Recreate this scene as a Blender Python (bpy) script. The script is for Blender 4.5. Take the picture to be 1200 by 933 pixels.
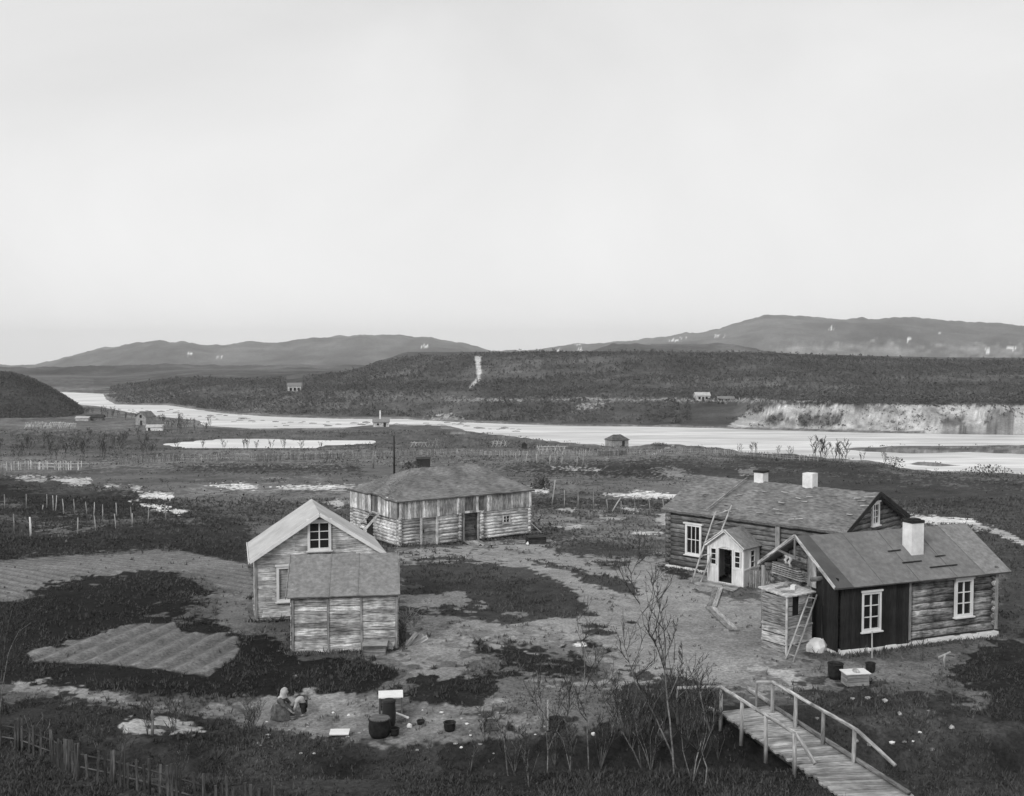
import bpy, bmesh, math, random
import numpy as np
from mathutils import Vector, Matrix
R = math.radians
rnd = random.Random(7)
for o in list(bpy.data.objects): bpy.data.objects.remove(o)
S = bpy.context.scene
COL = S.collection

# ---------------------------------------------------------------- camera
F, YH, H = 1250.0, 410.0, 10.8
PIT = math.atan((466.5 - YH) / F)
cam = bpy.data.cameras.new('camera'); camo = bpy.data.objects.new('camera', cam); COL.objects.link(camo)
cam.sensor_width = 36; cam.lens = 36 * F / 1200; cam.clip_end = 30000; cam.clip_start = 0.1
camo.location = (0, 0, H); camo.rotation_euler = (R(90) - PIT, 0, 0); S.camera = camo
S.render.resolution_x, S.render.resolution_y = 1024, 796

# ---------------------------------------------------------------- light (overcast)
SUN_EL, SUN_AZ = R(34), R(215)      # sun behind and left of the camera, behind cloud
W = bpy.data.worlds.new('World'); S.world = W; W.use_nodes = True
nt = W.node_tree; nt.nodes.clear()
def N(t, **k):
    n = nt.nodes.new(t)
    for a, b in k.items(): setattr(n, a, b)
    return n
out = N('ShaderNodeOutputWorld'); bg = N('ShaderNodeBackground'); bg.inputs[1].default_value = 0.088
sky = N('ShaderNodeTexSky', sky_type='NISHITA', sun_disc=False, sun_elevation=SUN_EL, sun_rotation=SUN_AZ)
sky.air_density = 1.0; sky.dust_density = 3.0
bw = N('ShaderNodeRGBToBW'); nt.links.new(sky.outputs[0], bw.inputs[0])
tc = N('ShaderNodeTexCoord'); mp = N('ShaderNodeMapping'); mp.inputs['Scale'].default_value = (1.0, 1.0, 2.0)
mp.inputs['Location'].default_value = (1.3, .4, .2)
nt.links.new(tc.outputs['Generated'], mp.inputs[0])
nz = N('ShaderNodeTexNoise'); nz.inputs['Scale'].default_value = 2.2; nz.inputs['Detail'].default_value = 5; nz.inputs['Roughness'].default_value = .5
nz.inputs['Distortion'].default_value = .5
nt.links.new(mp.outputs[0], nz.inputs['Vector'])
cr = N('ShaderNodeMapRange'); cr.inputs[1].default_value = .3; cr.inputs[2].default_value = .7; cr.inputs[3].default_value = 7.6; cr.inputs[4].default_value = 9.0
nt.links.new(nz.outputs[0], cr.inputs[0])
# brighter towards the horizon: the cloud deck thins there
sx = N('ShaderNodeSeparateXYZ'); nt.links.new(tc.outputs['Generated'], sx.inputs[0])
hz = N('ShaderNodeMapRange'); hz.inputs[1].default_value = 0.0; hz.inputs[2].default_value = .45; hz.inputs[3].default_value = 1.13; hz.inputs[4].default_value = .90
nt.links.new(sx.outputs[2], hz.inputs[0])
mu = N('ShaderNodeMath', operation='MULTIPLY'); nt.links.new(cr.outputs[0], mu.inputs[0]); nt.links.new(hz.outputs[0], mu.inputs[1])
mx = N('ShaderNodeMix', data_type='FLOAT'); mx.inputs[0].default_value = .93
nt.links.new(bw.outputs[0], mx.inputs[2]); nt.links.new(mu.outputs[0], mx.inputs[3])
nt.links.new(mx.outputs[0], bg.inputs[0]); nt.links.new(bg.outputs[0], out.inputs[0])
sd = bpy.data.lights.new('sun', 'SUN'); sd.energy = 1.5; sd.angle = R(14); sd.color = (1, .995, .985)
so = bpy.data.objects.new('sun', sd); COL.objects.link(so)
so.rotation_euler = (R(90) - SUN_EL, 0, math.pi - SUN_AZ)
so.rotation_euler = (Vector((math.sin(SUN_AZ) * math.cos(SUN_EL), math.cos(SUN_AZ) * math.cos(SUN_EL), math.sin(SUN_EL)))).to_track_quat('Z', 'Y').to_euler()
S.view_settings.view_transform = 'Standard'; S.view_settings.look = 'None'; S.view_settings.gamma = 1
S.view_settings.exposure = 0.2; S.view_settings.use_curve_mapping = False
S.cycles.max_bounces = 8; S.cycles.diffuse_bounces = 2; S.cycles.volume_bounces = 3; S.cycles.transparent_max_bounces = 8

# ---------------------------------------------------------------- helpers
def lin(s):
    s = s / 255.0
    return s / 12.92 if s <= .04045 else ((s + .055) / 1.055) ** 2.4
def alb(s): return min(.85, lin(s) / .74)         # grey value a thing shows under this sky -> base colour

def tag(o, label=None, cat=None, group=None, kind=None):
    if label: o['label'] = label
    if cat: o['category'] = cat
    if group: o['group'] = group
    if kind: o['kind'] = kind
    return o
def thing(name, label, cat, loc=(0, 0, 0), rz=0, group=None):
    o = bpy.data.objects.new(name, None); COL.objects.link(o); o.empty_display_size = .3
    o.location = loc; o.rotation_euler = (0, 0, rz)
    return tag(o, label, cat, group)

def material(name, lo, hi, rough=.9, uv=False, scale=(1, 1, 1), nscale=4, detail=5, bump=.3, bdist=.02, tone=.6, attr=None,
             stain=0, stain_scale=.8, spec=.2, cmin=.35, cmax=.65):
    """grey procedural material: base colour noise between lo and hi (sRGB grey as seen), times the per-piece tone"""
    m = bpy.data.materials.new(name); m.use_nodes = True; t = m.node_tree; t.nodes.clear(); L = t.links.new
    def n(ty, **k):
        q = t.nodes.new(ty)
        for a, b in k.items(): setattr(q, a, b)
        return q
    o = n('ShaderNodeOutputMaterial'); p = n('ShaderNodeBsdfPrincipled'); L(p.outputs[0], o.inputs[0])
    p.inputs['Roughness'].default_value = rough; p.inputs['Specular IOR Level'].default_value = spec
    c = n('ShaderNodeTexCoord'); mp = n('ShaderNodeMapping'); mp.inputs['Scale'].default_value = scale
    L(c.outputs['UV' if uv else 'Object'], mp.inputs[0])
    z = n('ShaderNodeTexNoise'); z.inputs['Scale'].default_value = nscale; z.inputs['Detail'].default_value = detail; z.inputs['Roughness'].default_value = .6
    L(mp.outputs[0], z.inputs[0])
    mr = n('ShaderNodeMapRange'); mr.inputs[1].default_value = cmin; mr.inputs[2].default_value = cmax
    mr.inputs[3].default_value = alb(lo); mr.inputs[4].default_value = alb(hi); L(z.outputs[0], mr.inputs[0])
    v = mr.outputs[0]
    if tone:
        at = n('ShaderNodeAttribute', attribute_name='tone')
        r2 = n('ShaderNodeMapRange'); r2.inputs[3].default_value = 1 - tone; r2.inputs[4].default_value = 1 + tone; L(at.outputs['Fac'], r2.inputs[0])
        mm = n('ShaderNodeMath', operation='MULTIPLY'); L(v, mm.inputs[0]); L(r2.outputs[0], mm.inputs[1]); v = mm.outputs[0]
    if stain:
        z2 = n('ShaderNodeTexNoise'); z2.inputs['Scale'].default_value = stain_scale; z2.inputs['Detail'].default_value = 6; z2.inputs['Roughness'].default_value = .65
        L(c.outputs['Object'], z2.inputs[0])
        r3 = n('ShaderNodeMapRange'); r3.inputs[1].default_value = .35; r3.inputs[2].default_value = .65; r3.inputs[3].default_value = 1 - stain; r3.inputs[4].default_value = 1 + stain * .6
        L(z2.outputs[0], r3.inputs[0])
        mm = n('ShaderNodeMath', operation='MULTIPLY'); L(v, mm.inputs[0]); L(r3.outputs[0], mm.inputs[1]); v = mm.outputs[0]
    L(v, p.inputs['Base Color'])
    if bump:
        b = n('ShaderNodeBump'); b.inputs['Strength'].default_value = bump; b.inputs['Distance'].default_value = bdist
        L(z.outputs[0], b.inputs['Height']); L(b.outputs[0], p.inputs['Normal'])
    return m
M = {}
def wood(name, lo, hi, **k):
    a = dict(uv=True, scale=(1.2, 9, 1), nscale=2.2, detail=6, bump=.5, tone=.35, stain=.35, stain_scale=1.3); a.update(k)
    M[name] = material(name, lo, hi, **a)
wood('weathered_wood', 78, 172); wood('barn_log', 118, 222, tone=.4, stain=.45); wood('barn_board', 120, 226, tone=.55, stain=.5)
wood('dark_log', 66, 118, tone=.35, stain=.5); wood('house_log', 62, 158, tone=.5, stain=.75)
wood('pale_siding', 120, 200, tone=.25, stain=.4); wood('shed_siding', 100, 204, tone=.4, stain=.5, stain_scale=1.6)
wood('old_plank', 105, 165); wood('tarred_board', 30, 44, tone=.3, stain=.3); wood('white_paint', 196, 235, tone=.08, stain=.14, bump=.15)
wood('porch_paint', 185, 218, tone=.08, stain=.14, bump=.2); wood('fence_wood', 92, 150, tone=.4); wood('post_wood', 118, 188, tone=.35)
wood('grey_fence', 44, 92, tone=.45); wood('grey_board', 104, 142, tone=.15, stain=.2); wood('dark_wood', 40, 62)
M['felt_dark'] = material('tarred_felt_roof', 96, 114, nscale=5, bump=.2, tone=.12, stain=.14, stain_scale=.7, detail=8)
M['felt_strip_dark'] = material('dark_felt_strip', 72, 84, nscale=1.5, bump=.1, tone=.05, stain=.15)
M['felt_seam'] = material('felt_seam', 92, 110, nscale=3, bump=.1, tone=.05, stain=.15)
M['felt_pale'] = material('pale_felt_roof', 156, 174, nscale=1.1, bump=.1, tone=.05, stain=.1, stain_scale=.8)
M['felt_mid'] = material('patched_felt_roof', 104, 128, nscale=7, bump=.2, tone=.12, stain=.16, stain_scale=2.6, detail=8)
M['bark_roof'] = material('weathered_board_roof', 80, 124, uv=True, scale=(1, 5, 1), nscale=2.0, detail=8, bump=.5, tone=.35, stain=.4, stain_scale=.8)
M['turf_roof'] = material('birch_bark_roof', 72, 132, uv=True, scale=(1, 2.6, 1), nscale=3.2, detail=9, bump=.8, bdist=.04, tone=.3, stain=.3, stain_scale=1.0, cmin=.3, cmax=.72)
M['lime'] = material('limewashed_masonry', 200, 238, nscale=3, bump=.4, tone=0, stain=.14, stain_scale=1.5)
M['stone'] = material('stone', 95, 165, nscale=6, bump=.6, tone=.4)
M['river_rock'] = material('wet_rock', 92, 140, nscale=1, tone=.3)
M['soot'] = material('sooty_brick', 32, 48, nscale=6, tone=0)
M['glass'] = material('window_glass', 22, 34, rough=.12, nscale=1, bump=.05, tone=0, spec=.6)
M['inside'] = material('dark_interior', 24, 32, tone=0)
M['iron'] = material('black_iron', 25, 42, rough=.6, nscale=8, tone=.2)
M['bark'] = material('birch_bark', 70, 125, nscale=9, tone=.35, bump=.5)
M['twig'] = material('dark_twigs', 46, 74, nscale=7, tone=.3)
M['scrub'] = material('birch_scrub', 68, 84, nscale=.05, tone=.15, bump=0)
M['cloth_white'] = material('pale_cloth', 128, 178, nscale=7, tone=0, bump=.2)
M['cloth_mid'] = material('grey_wool', 56, 98, nscale=9, tone=0, bump=.3)
M['cloth_dark'] = material('dark_wool', 34, 50, nscale=9, tone=0, bump=.3)
M['skin'] = material('skin', 120, 135, nscale=5, tone=0, rough=.6)

class MB:
    def __init__(s): s.v = []; s.f = []; s.uv = []; s.t = []; s.sm = []
    def add(s, vs, fs, uvs, tone=None, smooth=False):
        b = len(s.v); tone = rnd.random() if tone is None else tone
        s.v += [tuple(p) for p in vs]; s.t += [tone] * len(vs)
        ou, ov = rnd.random() * 50, rnd.random() * 50
        for f, u in zip(fs, uvs):
            s.f.append([b + i for i in f]); s.uv += [(a + ou, c + ov) for a, c in u]; s.sm.append(smooth)
    def beam(s, p0, p1, w, h, up=(0, 0, 1), tone=None):
        p0, p1 = Vector(p0), Vector(p1); d = p1 - p0; l = d.length; d = d.normalized(); up = Vector(up)
        a = d.cross(up)
        if a.length < 1e-4: a = d.cross(Vector((1, 0, 0)))
        a.normalize(); b = a.cross(d).normalized(); a = a * w / 2; b = b * h / 2
        vs = [p0 - a - b, p0 + a - b, p0 + a + b, p0 - a + b, p1 - a - b, p1 + a - b, p1 + a + b, p1 - a + b]
        fs = [(0, 1, 5, 4), (1, 2, 6, 5), (2, 3, 7, 6), (3, 0, 4, 7), (3, 2, 1, 0), (4, 5, 6, 7)]
        us = [((0, 0), (0, w), (l, w), (l, 0)), ((0, 0), (0, h), (l, h), (l, 0)), ((0, 0), (0, w), (l, w), (l, 0)), ((0, 0), (0, h), (l, h), (l, 0)),
              ((0, 0), (w, 0), (w, h), (0, h)), ((0, 0), (w, 0), (w, h), (0, h))]
        s.add(vs, fs, us, tone)
    def box(s, x0, x1, y0, y1, z0, z1, tone=None):
        l = (x1 - x0, y1 - y0, z1 - z0); k = l.index(max(l)); c = ((x0 + x1) / 2, (y0 + y1) / 2, (z0 + z1) / 2)
        p0 = list(c); p1 = list(c); p0[k] -= l[k] / 2; p1[k] += l[k] / 2
        if k == 2: s.beam(p0, p1, l[1], l[0], (1, 0, 0), tone)
        elif k == 0: s.beam(p0, p1, l[1], l[2], (0, 0, 1), tone)
        else: s.beam(p0, p1, l[0], l[2], (0, 0, 1), tone)
    def tube(s, pts, rs, n=7, tone=None, smooth=True, squash=1, flat=1):
        pts = [Vector(p) for p in pts]; vs = []; fs = []; us = []; L = [0]
        for i in range(1, len(pts)): L.append(L[-1] + (pts[i] - pts[i - 1]).length)
        d0 = (pts[-1] - pts[0]).normalized(); ref = Vector((0, 0, 1)) if abs(d0.z) < .8 else Vector((0, 1, 0))
        for i, p in enumerate(pts):
            d = (pts[min(i + 1, len(pts) - 1)] - pts[max(i - 1, 0)]).normalized()
            a = d.cross(ref).normalized(); b = a.cross(d)
            for k in range(n):
                an = 2 * math.pi * k / n
                vs.append(p + a * math.cos(an) * rs[i] * flat + b * math.sin(an) * rs[i] * squash)
        for i in range(len(pts) - 1):
            for k in range(n):
                k2 = (k + 1) % n; q = 2 * math.pi * rs[i] / n
                fs.append((i * n + k, i * n + k2, (i + 1) * n + k2, (i + 1) * n + k))
                us.append(((L[i], k * q), (L[i], (k + 1) * q), (L[i + 1], (k + 1) * q), (L[i + 1], k * q)))
        for e, o in ((0, 1), (len(pts) - 1, 0)):
            f = [e * n + k for k in range(n)]
            if o: f = f[::-1]
            fs.append(tuple(f)); us.append(tuple((math.cos(2 * math.pi * k / n) * rs[e], math.sin(2 * math.pi * k / n) * rs[e]) for k in range(n)))
        s.add(vs, fs, us, tone, smooth)
    def log(s, p0, p1, r, tone=None, flat=1):
        p0, p1 = Vector(p0), Vector(p1); k = max(1, int((p1 - p0).length / 1.2)); pts = []
        for i in range(k + 1):
            p = p0.lerp(p1, i / k); j = r * .09
            pts.append(p + Vector((rnd.uniform(-j, j), rnd.uniform(-j, j), rnd.uniform(-j, j))))
        s.tube(pts, [r * rnd.uniform(.93, 1.05) for _ in pts], 9, tone, True, 1, flat)
    def slab(s, c00, c10, c11, c01, th, nu=12, nv=6, noise=.02, tone=None, strips=False, gap=0):
        """roof plane: c00-c10 the eave, c01-c11 the ridge; th downwards"""
        c00, c10, c11, c01 = map(Vector, (c00, c10, c11, c01))
        nrm = (c10 - c00).cross(c01 - c00).normalized()
        if nrm.z < 0: nrm = -nrm
        lu = (c10 - c00).length; lv = (c01 - c00).length
        top = {}
        for j in range(nv + 1):
            for i in range(nu + 1):
                a, b = i / nu, j / nv
                p = (c00 * (1 - a) + c10 * a) * (1 - b) + (c01 * (1 - a) + c11 * a) * b
                top[i, j] = p + nrm * rnd.uniform(-noise, noise)
        vs = []; ix = {}
        for k, p in top.items(): ix[k] = len(vs); vs.append(p)
        off = len(vs)
        for k, p in top.items(): vs.append(p - nrm * th)
        fs = []; us = []
        g = lambda i, j: (i / nu * lu, j / nv * lv)
        for j in range(nv):
            for i in range(nu):
                q = (ix[i, j], ix[i + 1, j], ix[i + 1, j + 1], ix[i, j + 1])
                uu = (g(i, j), g(i + 1, j), g(i + 1, j + 1), g(i, j + 1))
                fs.append(q); us.append(uu); fs.append(tuple(off + x for x in q[::-1])); us.append(uu[::-1])
        ring = [(i, 0) for i in range(nu)] + [(nu, j) for j in range(nv)] + [(i, nv) for i in range(nu, 0, -1)] + [(0, j) for j in range(nv, 0, -1)]
        for a, b in zip(ring, ring[1:] + ring[:1]):
            fs.append((ix[b], ix[a], off + ix[a], off + ix[b])); us.append(((0, 0), (.3, 0), (.3, th), (0, th)))
        s.add(vs, fs, us, tone, False)
    def poly(s, pts, th, nrm, tone=None):
        """flat polygon with thickness"""
        pts = [Vector(p) for p in pts]; nrm = Vector(nrm); n = len(pts); vs = pts + [p - nrm * th for p in pts]
        fs = [tuple(range(n)), tuple(range(2 * n - 1, n - 1, -1))]; us = [tuple((p.x + p.y, p.z) for p in pts)] * 2
        for i in range(n):
            j = (i + 1) % n; fs.append((j, i, n + i, n + j)); us.append(((0, 0), (.3, 0), (.3, th), (0, th)))
        s.add(vs, fs, us, tone)
    def build(s, name, mat, parent=None, label=None):
        me = bpy.data.meshes.new(name); me.from_pydata(s.v, [], s.f); me.update()
        uvl = me.uv_layers.new(name='uv'); uvl.data.foreach_set('uv', np.array(s.uv, dtype=np.float32).ravel())
        a = me.attributes.new('tone', 'FLOAT', 'POINT'); a.data.foreach_set('value', np.array(s.t, dtype=np.float32))
        me.polygons.foreach_set('use_smooth', s.sm)
        bm = bmesh.new(); bm.from_mesh(me); bmesh.ops.recalc_face_normals(bm, faces=bm.faces); bm.to_mesh(me); bm.free()
        me.materials.append(M[mat] if isinstance(mat, str) else mat)
        o = bpy.data.objects.new(name, me); COL.objects.link(o)
        if parent: o.parent = parent
        if label: o['label'] = label
        return o
def copy_tree(o, parent=None):
    c = o.copy(); COL.objects.link(c)
    if parent: c.parent = parent
    for ch in o.children: copy_tree(ch, c)
    return c

# ---------------------------------------------------------------- terrain
def noise2(x, y, seed=0):
    xi = np.floor(x).astype(np.int64); yi = np.floor(y).astype(np.int64); fx = x - xi; fy = y - yi
    def h(a, b):
        n = (a * 374761393 + b * 668265263 + seed * 974634777) & 0xffffffff
        n = ((n ^ (n >> 13)) * 1274126177) & 0xffffffff
        return ((n ^ (n >> 16)) & 0xffff) / 65535.0
    ux = fx * fx * (3 - 2 * fx); uy = fy * fy * (3 - 2 * fy)
    return (h(xi, yi) * (1 - ux) + h(xi + 1, yi) * ux) * (1 - uy) + (h(xi, yi + 1) * (1 - ux) + h(xi + 1, yi + 1) * ux) * uy
def fbm(x, y, o=4, seed=0):
    r = 0; a = .5; t = 0
    for i in range(o):
        r = r + a * noise2(x * 2 ** i + 17.3 * i, y * 2 ** i - 9.1 * i, seed + i); t += a; a *= .55
    return r / t - .5
def ss(t): t = np.clip(t, 0, 1); return t * t * (3 - 2 * t)
def ray(px, py):
    a = (px - 600) / F; b = -(py - 466.5) / F
    return np.array([a, math.cos(PIT) + b * math.sin(PIT), -math.sin(PIT) + b * math.cos(PIT)])
def unproj(px, py, z):
    d = ray(px, py); t = (z - H) / d[2]; return (d[0] * t, d[1] * t)
def proj(x, y, z):
    zz = z - H; yc = y * math.cos(PIT) - zz * math.sin(PIT); zc = zz * math.cos(PIT) + y * math.sin(PIT)
    yc = np.maximum(yc, .01)
    return 600 + F * x / yc, 466.5 - F * zc / yc
def sdf(x, y, poly):
    P = np.array(poly, float); d = np.full(x.shape, 1e18); ins = np.zeros(x.shape, bool)
    for i in range(len(P)):
        ax, ay = P[i]; bx, by = P[i - 1]
        ex, ey = bx - ax, by - ay; wx, wy = x - ax, y - ay
        t = np.clip((wx * ex + wy * ey) / (ex * ex + ey * ey + 1e-12), 0, 1)
        d = np.minimum(d, (wx - ex * t) ** 2 + (wy - ey * t) ** 2)
        c = ((ay > y) != (by > y)); 
        with np.errstate(divide='ignore', invalid='ignore'):
            xi = ex * (y - ay) / (ey if ey != 0 else 1e-9) + ax
        ins ^= c & (x < xi)
    d = np.sqrt(d); return np.where(ins, -d, d)
WL = -15.0
FARB = [(60, 459), (121, 461.7), (124, 468), (135, 474), (160, 474.7), (195, 474.7), (217, 478), (260, 484.4), (310, 488), (400, 491), (467, 491), (510, 493.3), (540, 495),
        (567, 496), (667, 499.3), (800, 500.7), (900, 504), (1000, 507), (1200, 510), (1700, 517)]
NEARB = [(1700, 564), (1200, 556.7), (1143, 554), (1100, 553), (1060, 550), (1033, 541.7), (957, 536.7), (933, 532.5), (873, 531.7), (860, 527), (800, 522), (780, 520.5),
         (753, 521.7), (735, 524), (710, 522.7), (660, 519), (600, 511.7), (550, 506), (533, 500.5), (460, 498.6), (430, 499.5), (400, 502.4), (300, 503.3), (240, 500), (233, 493),
         (180, 488.3), (160, 485), (120, 477), (93, 474.7), (75, 462)]
RIV = [unproj(a, b, WL) for a, b in FARB + NEARB]
SPIT = [unproj(a, b, WL) for a, b in [(985, 526.5), (1067, 522.7), (1200, 522.3), (1700, 524), (1700, 538), (1200, 532.5), (1133, 530), (1067, 531.7), (1010, 529)]]
SPIT2 = [unproj(a, b, WL) for a, b in [(1063, 542.5), (1100, 543), (1130, 545.5), (1100, 547), (1070, 545)]]
PL = -12.2
POND = [unproj(a, b, PL) for a, b in [(186, 521), (225, 517.5), (270, 514), (330, 515.3), (400, 516.5), (436, 516.5), (444, 518.5), (425, 520.5), (385, 521.5), (372, 524.5), (300, 525.5), (225, 525.5)]]
TOPX = [-400, 60, 132, 187, 233, 283, 318, 333, 350, 400, 425, 440, 452, 480, 560, 700, 800, 900, 1000, 1100, 1200, 1700]
TOPY = [476, 472, 463, 448, 443, 440, 436, 431, 427, 427, 422, 416.5, 414.8, 414, 413.6, 414.2, 415, 416, 420, 424, 424.5, 424]
R2X = [-600, 0, 60, 120, 200, 260, 330, 430, 500, 700, 720, 770, 860, 905, 960, 1700]; R2Y = [428, 430.5, 432, 431, 428, 429, 428, 430, 440, 412, 405.5, 403.5, 404, 414, 424, 440]
R4X = [-900, 40, 57, 110, 150, 180, 215, 250, 270, 300, 340, 380, 432, 500, 540, 570, 585, 612, 640, 700, 760, 800, 840, 870, 895, 925, 1000, 1060, 1100, 1150, 1200, 1350, 1900]
R4Y = [434, 432, 427, 411, 406, 402, 401.5, 406, 403, 401, 402, 397, 392.5, 396, 402, 410, 413.5, 413.5, 411, 403.5, 398, 393, 388, 379, 372, 371, 374, 374.5, 376.5, 379, 384, 396, 420]
R3X = [-500, 0, 15, 40, 60, 75, 92, 104]; R3Y = [434, 438, 438.5, 447, 457, 466, 478, 489]
PY_ = [-60, 0, 2, 6, 12, 18, 24, 30, 52, 58, 64, 80, 95, 150, 200, 260, 300, 350, 1000, 9500]
PZ_ = [9.6, 9.2, 9.0, 7.2, 3.6, 1.1, 0.05, 0, 0, -.5, -1.0, -2, -3, -5.5, -9, -12.5, -13.6, -14.2, -14.55, -150]
NB_ = sorted([(a, b) for a, b in NEARB if a > 520]); NBX = [a for a, b in NB_]; NBY = [b for a, b in NB_]
def zat(py, D): return H - (py - YH) / F * D
def hgt(x, y):
    x = np.asarray(x, float); y = np.asarray(y, float); sh = np.broadcast(x, y).shape
    x = np.broadcast_to(x, sh).ravel(); y = np.broadcast_to(y, sh).ravel()
    yy = np.maximum(y, 1.0); px = 600 + F * x / yy
    z = np.interp(y, PY_, PZ_)
    # gentle swells growing with distance from the yard
    amp = np.interp(y, [0, 28, 50, 62, 90, 150, 300], [.5, .04, .04, .12, .5, .8, .8])
    z = z + amp * fbm(x / 26, y / 26, 4, 3) * 1.6 + .09 * fbm(x / 3.1, y / 3.1, 3, 5) * ss((y - 20) / 10)
    # left of the yard the meadow sinks a little; persons' corner lies lower
    z = z - .55 * np.exp(-(((x + 6.8) / 4.5) ** 2 + ((y - 31.5) / 2.6) ** 2))
    # ditch under the footbridge
    yc = 28.2 + .7 * np.sin(x / 5.0) - .03 * (x - 8) * (x < 8)
    dep = np.interp(x, [-30, -12, -2, 4, 9, 16, 24], [.5, .5, .7, 1.3, 1.5, 1.1, .6])
    z = z - dep * np.exp(-((y - yc) / 1.15) ** 2)
    far = y > 95
    if far.any():
        xf, yf, pf = x[far], y[far], px[far]; zf = z[far]
        sr = np.maximum(np.maximum(sdf(xf, yf, RIV), -sdf(xf, yf, SPIT)), -sdf(xf, yf, SPIT2))
        w = 7 * fbm(xf / 16, yf / 9, 4, 21); sr = sr + w * ss(np.abs(sr) / 8) + 1.2 * fbm(xf / 4, yf / 4, 2, 22)
        yfar = np.interp(pf, [a for a, b in FARB], [unproj(a, b, WL)[1] for a, b in FARB])
        isfar = (yf > yfar - 12) & (pf > 60)
        pb = np.interp(pf, NBX, NBY); yb = (H - WL) * F / (pb - YH); cap_ = H - ((pb - YH) / F + .014 * np.clip(1 - yf / yb, 0, 1)) * yf + .2
        zf = np.where(pf > 520, np.minimum(zf, np.maximum(cap_, -14.6)), zf)
        near = WL + .5 * ss(sr / 2.5) + (np.maximum(zf, -14.6) + 15 - .5) * ss(sr / 55)
        d = sr
        cliff = ss((pf - 850) / 60)
        tz = -6.0 + (pf < 480) * -1.5 * ss((480 - pf) / 100)
        th = ss((d - 2) / (60 - 46 * cliff + 10 * fbm(xf / 9, yf / 9, 3, 8)))
        terr = WL + .5 * ss(d / 2) + (tz + 14.5) * th * ss((pf - 120) / 120) + .8 * fbm(xf / 12, yf / 12, 3, 9) * th + cliff * 2.6 * (np.abs(fbm(xf / 5.5, yf / 22, 4, 19)) - .1) * th * (1.05 - th) * 4
        D1 = yfar + 215
        dz_ = np.interp(yf, [0, 950, 9500], [0, 0, -136]); terr = terr + dz_
        tz1 = zat(np.interp(pf, TOPX, TOPY), D1)
        f1 = ss((d - 55) / 150) * (1 - ss((yf - D1 - 30) / 150) * ss((480 - pf) / 60))
        f1 = f1 * (1 - ss((yf - D1 - 300) / 400) * (pf > 420))
        rid = 1.5 * fbm(xf / 30, yf / 60, 4, 10) * f1
        farz = terr + np.maximum(tz1 - terr, 0) * f1 - 1.2 * f1 * np.abs(fbm(xf / 45, yf / 200, 2, 33)) * (1 - f1) * 8 + rid * (1 - .6 * ss((f1 - .8) / .2))
        near = near + dz_
        zf = np.where(isfar, np.where(d > 0, farz, 0), near)
        zf = np.where(sr < 0, WL - np.minimum(2.5, -sr * .25), zf)
        # pond
        sp = sdf(xf, yf, POND) + 1.0 * fbm(xf / 5, yf / 5, 2, 31)
        zf = np.where(sp < 0, PL - np.minimum(1, -sp * .3), np.where(sp < 25, np.maximum(zf, PL + .12) * ss(sp / 25) + (PL + .12) * (1 - ss(sp / 25)), zf))
        def ridge(xs, ys, D, foot, fall, seed, rough, base=-15.):
            t = zat(np.interp(pf, xs, ys), D); prof = ss((yf - foot) / (D - foot)) * (1 - ss((yf - D - fall * .2) / fall))
            n = rough * (fbm(xf / (D * .05), yf / (D * .05), 6, seed) - .5 * np.abs(fbm(xf / (D * .03), yf / (D * .09), 4, seed + 5)))
            return base + (t - base) * prof + n * prof
        z3 = ridge(R3X, R3Y, 430, 385, 60, 41, .8); z3 = np.where((pf < 104) & (yf < 520), z3, -999)
        z2 = ridge(R2X, R2Y, 1500, 1000, 500, 42, 14, -150.)
        z4 = ridge(R4X, R4Y, 4500, 2300, 3000, 43, 60, -150.)
        inr = sr < 1
        zf = np.maximum(zf, np.where(yf > 950, np.maximum(z2, z4), -999)); zf = np.where(inr, zf, np.maximum(zf, z3))
        z = z.copy(); z[far] = zf
    return z.reshape(sh)
YS = np.concatenate([np.arange(24, 160, .12), np.arange(160, 800, .5), np.arange(800, 5000, 5)])
def ground(px, py, ymin=24):
    """where the sight line of a survey point meets the terrain"""
    d = ray(px, py); t = YS / d[1]; xs = d[0] * t; zs = H + d[2] * t
    g = hgt(xs, YS); k = np.where((zs < g) & (YS > ymin))[0]
    k = k[0] if len(k) else len(YS) - 1
    return Vector((xs[k], YS[k], g[k]))
def gz(x, y): return float(hgt(np.array([x]), np.array([y]))[0])

rows = np.concatenate([np.linspace(-25, 24, 60)[:-1], H * F / np.arange(H * F / 24, H * F / 330, -.8), np.arange(330, 470, 1.0), np.arange(470, 760, 2.2), np.geomspace(760, 9500, 190)])
rows = np.unique(rows)
us = np.concatenate([np.linspace(-1.6, -.56, 90)[:-1], np.linspace(-.56, .56, 1000), np.linspace(.56, 1.6, 90)[1:]])
nr, nc = len(rows), len(us)
GY = np.repeat(rows[:, None], nc, 1); GX = us[None, :] * np.maximum(GY, 24) 
GZ = hgt(GX, GY)
PX, PY = proj(GX, GY, GZ)

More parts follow.
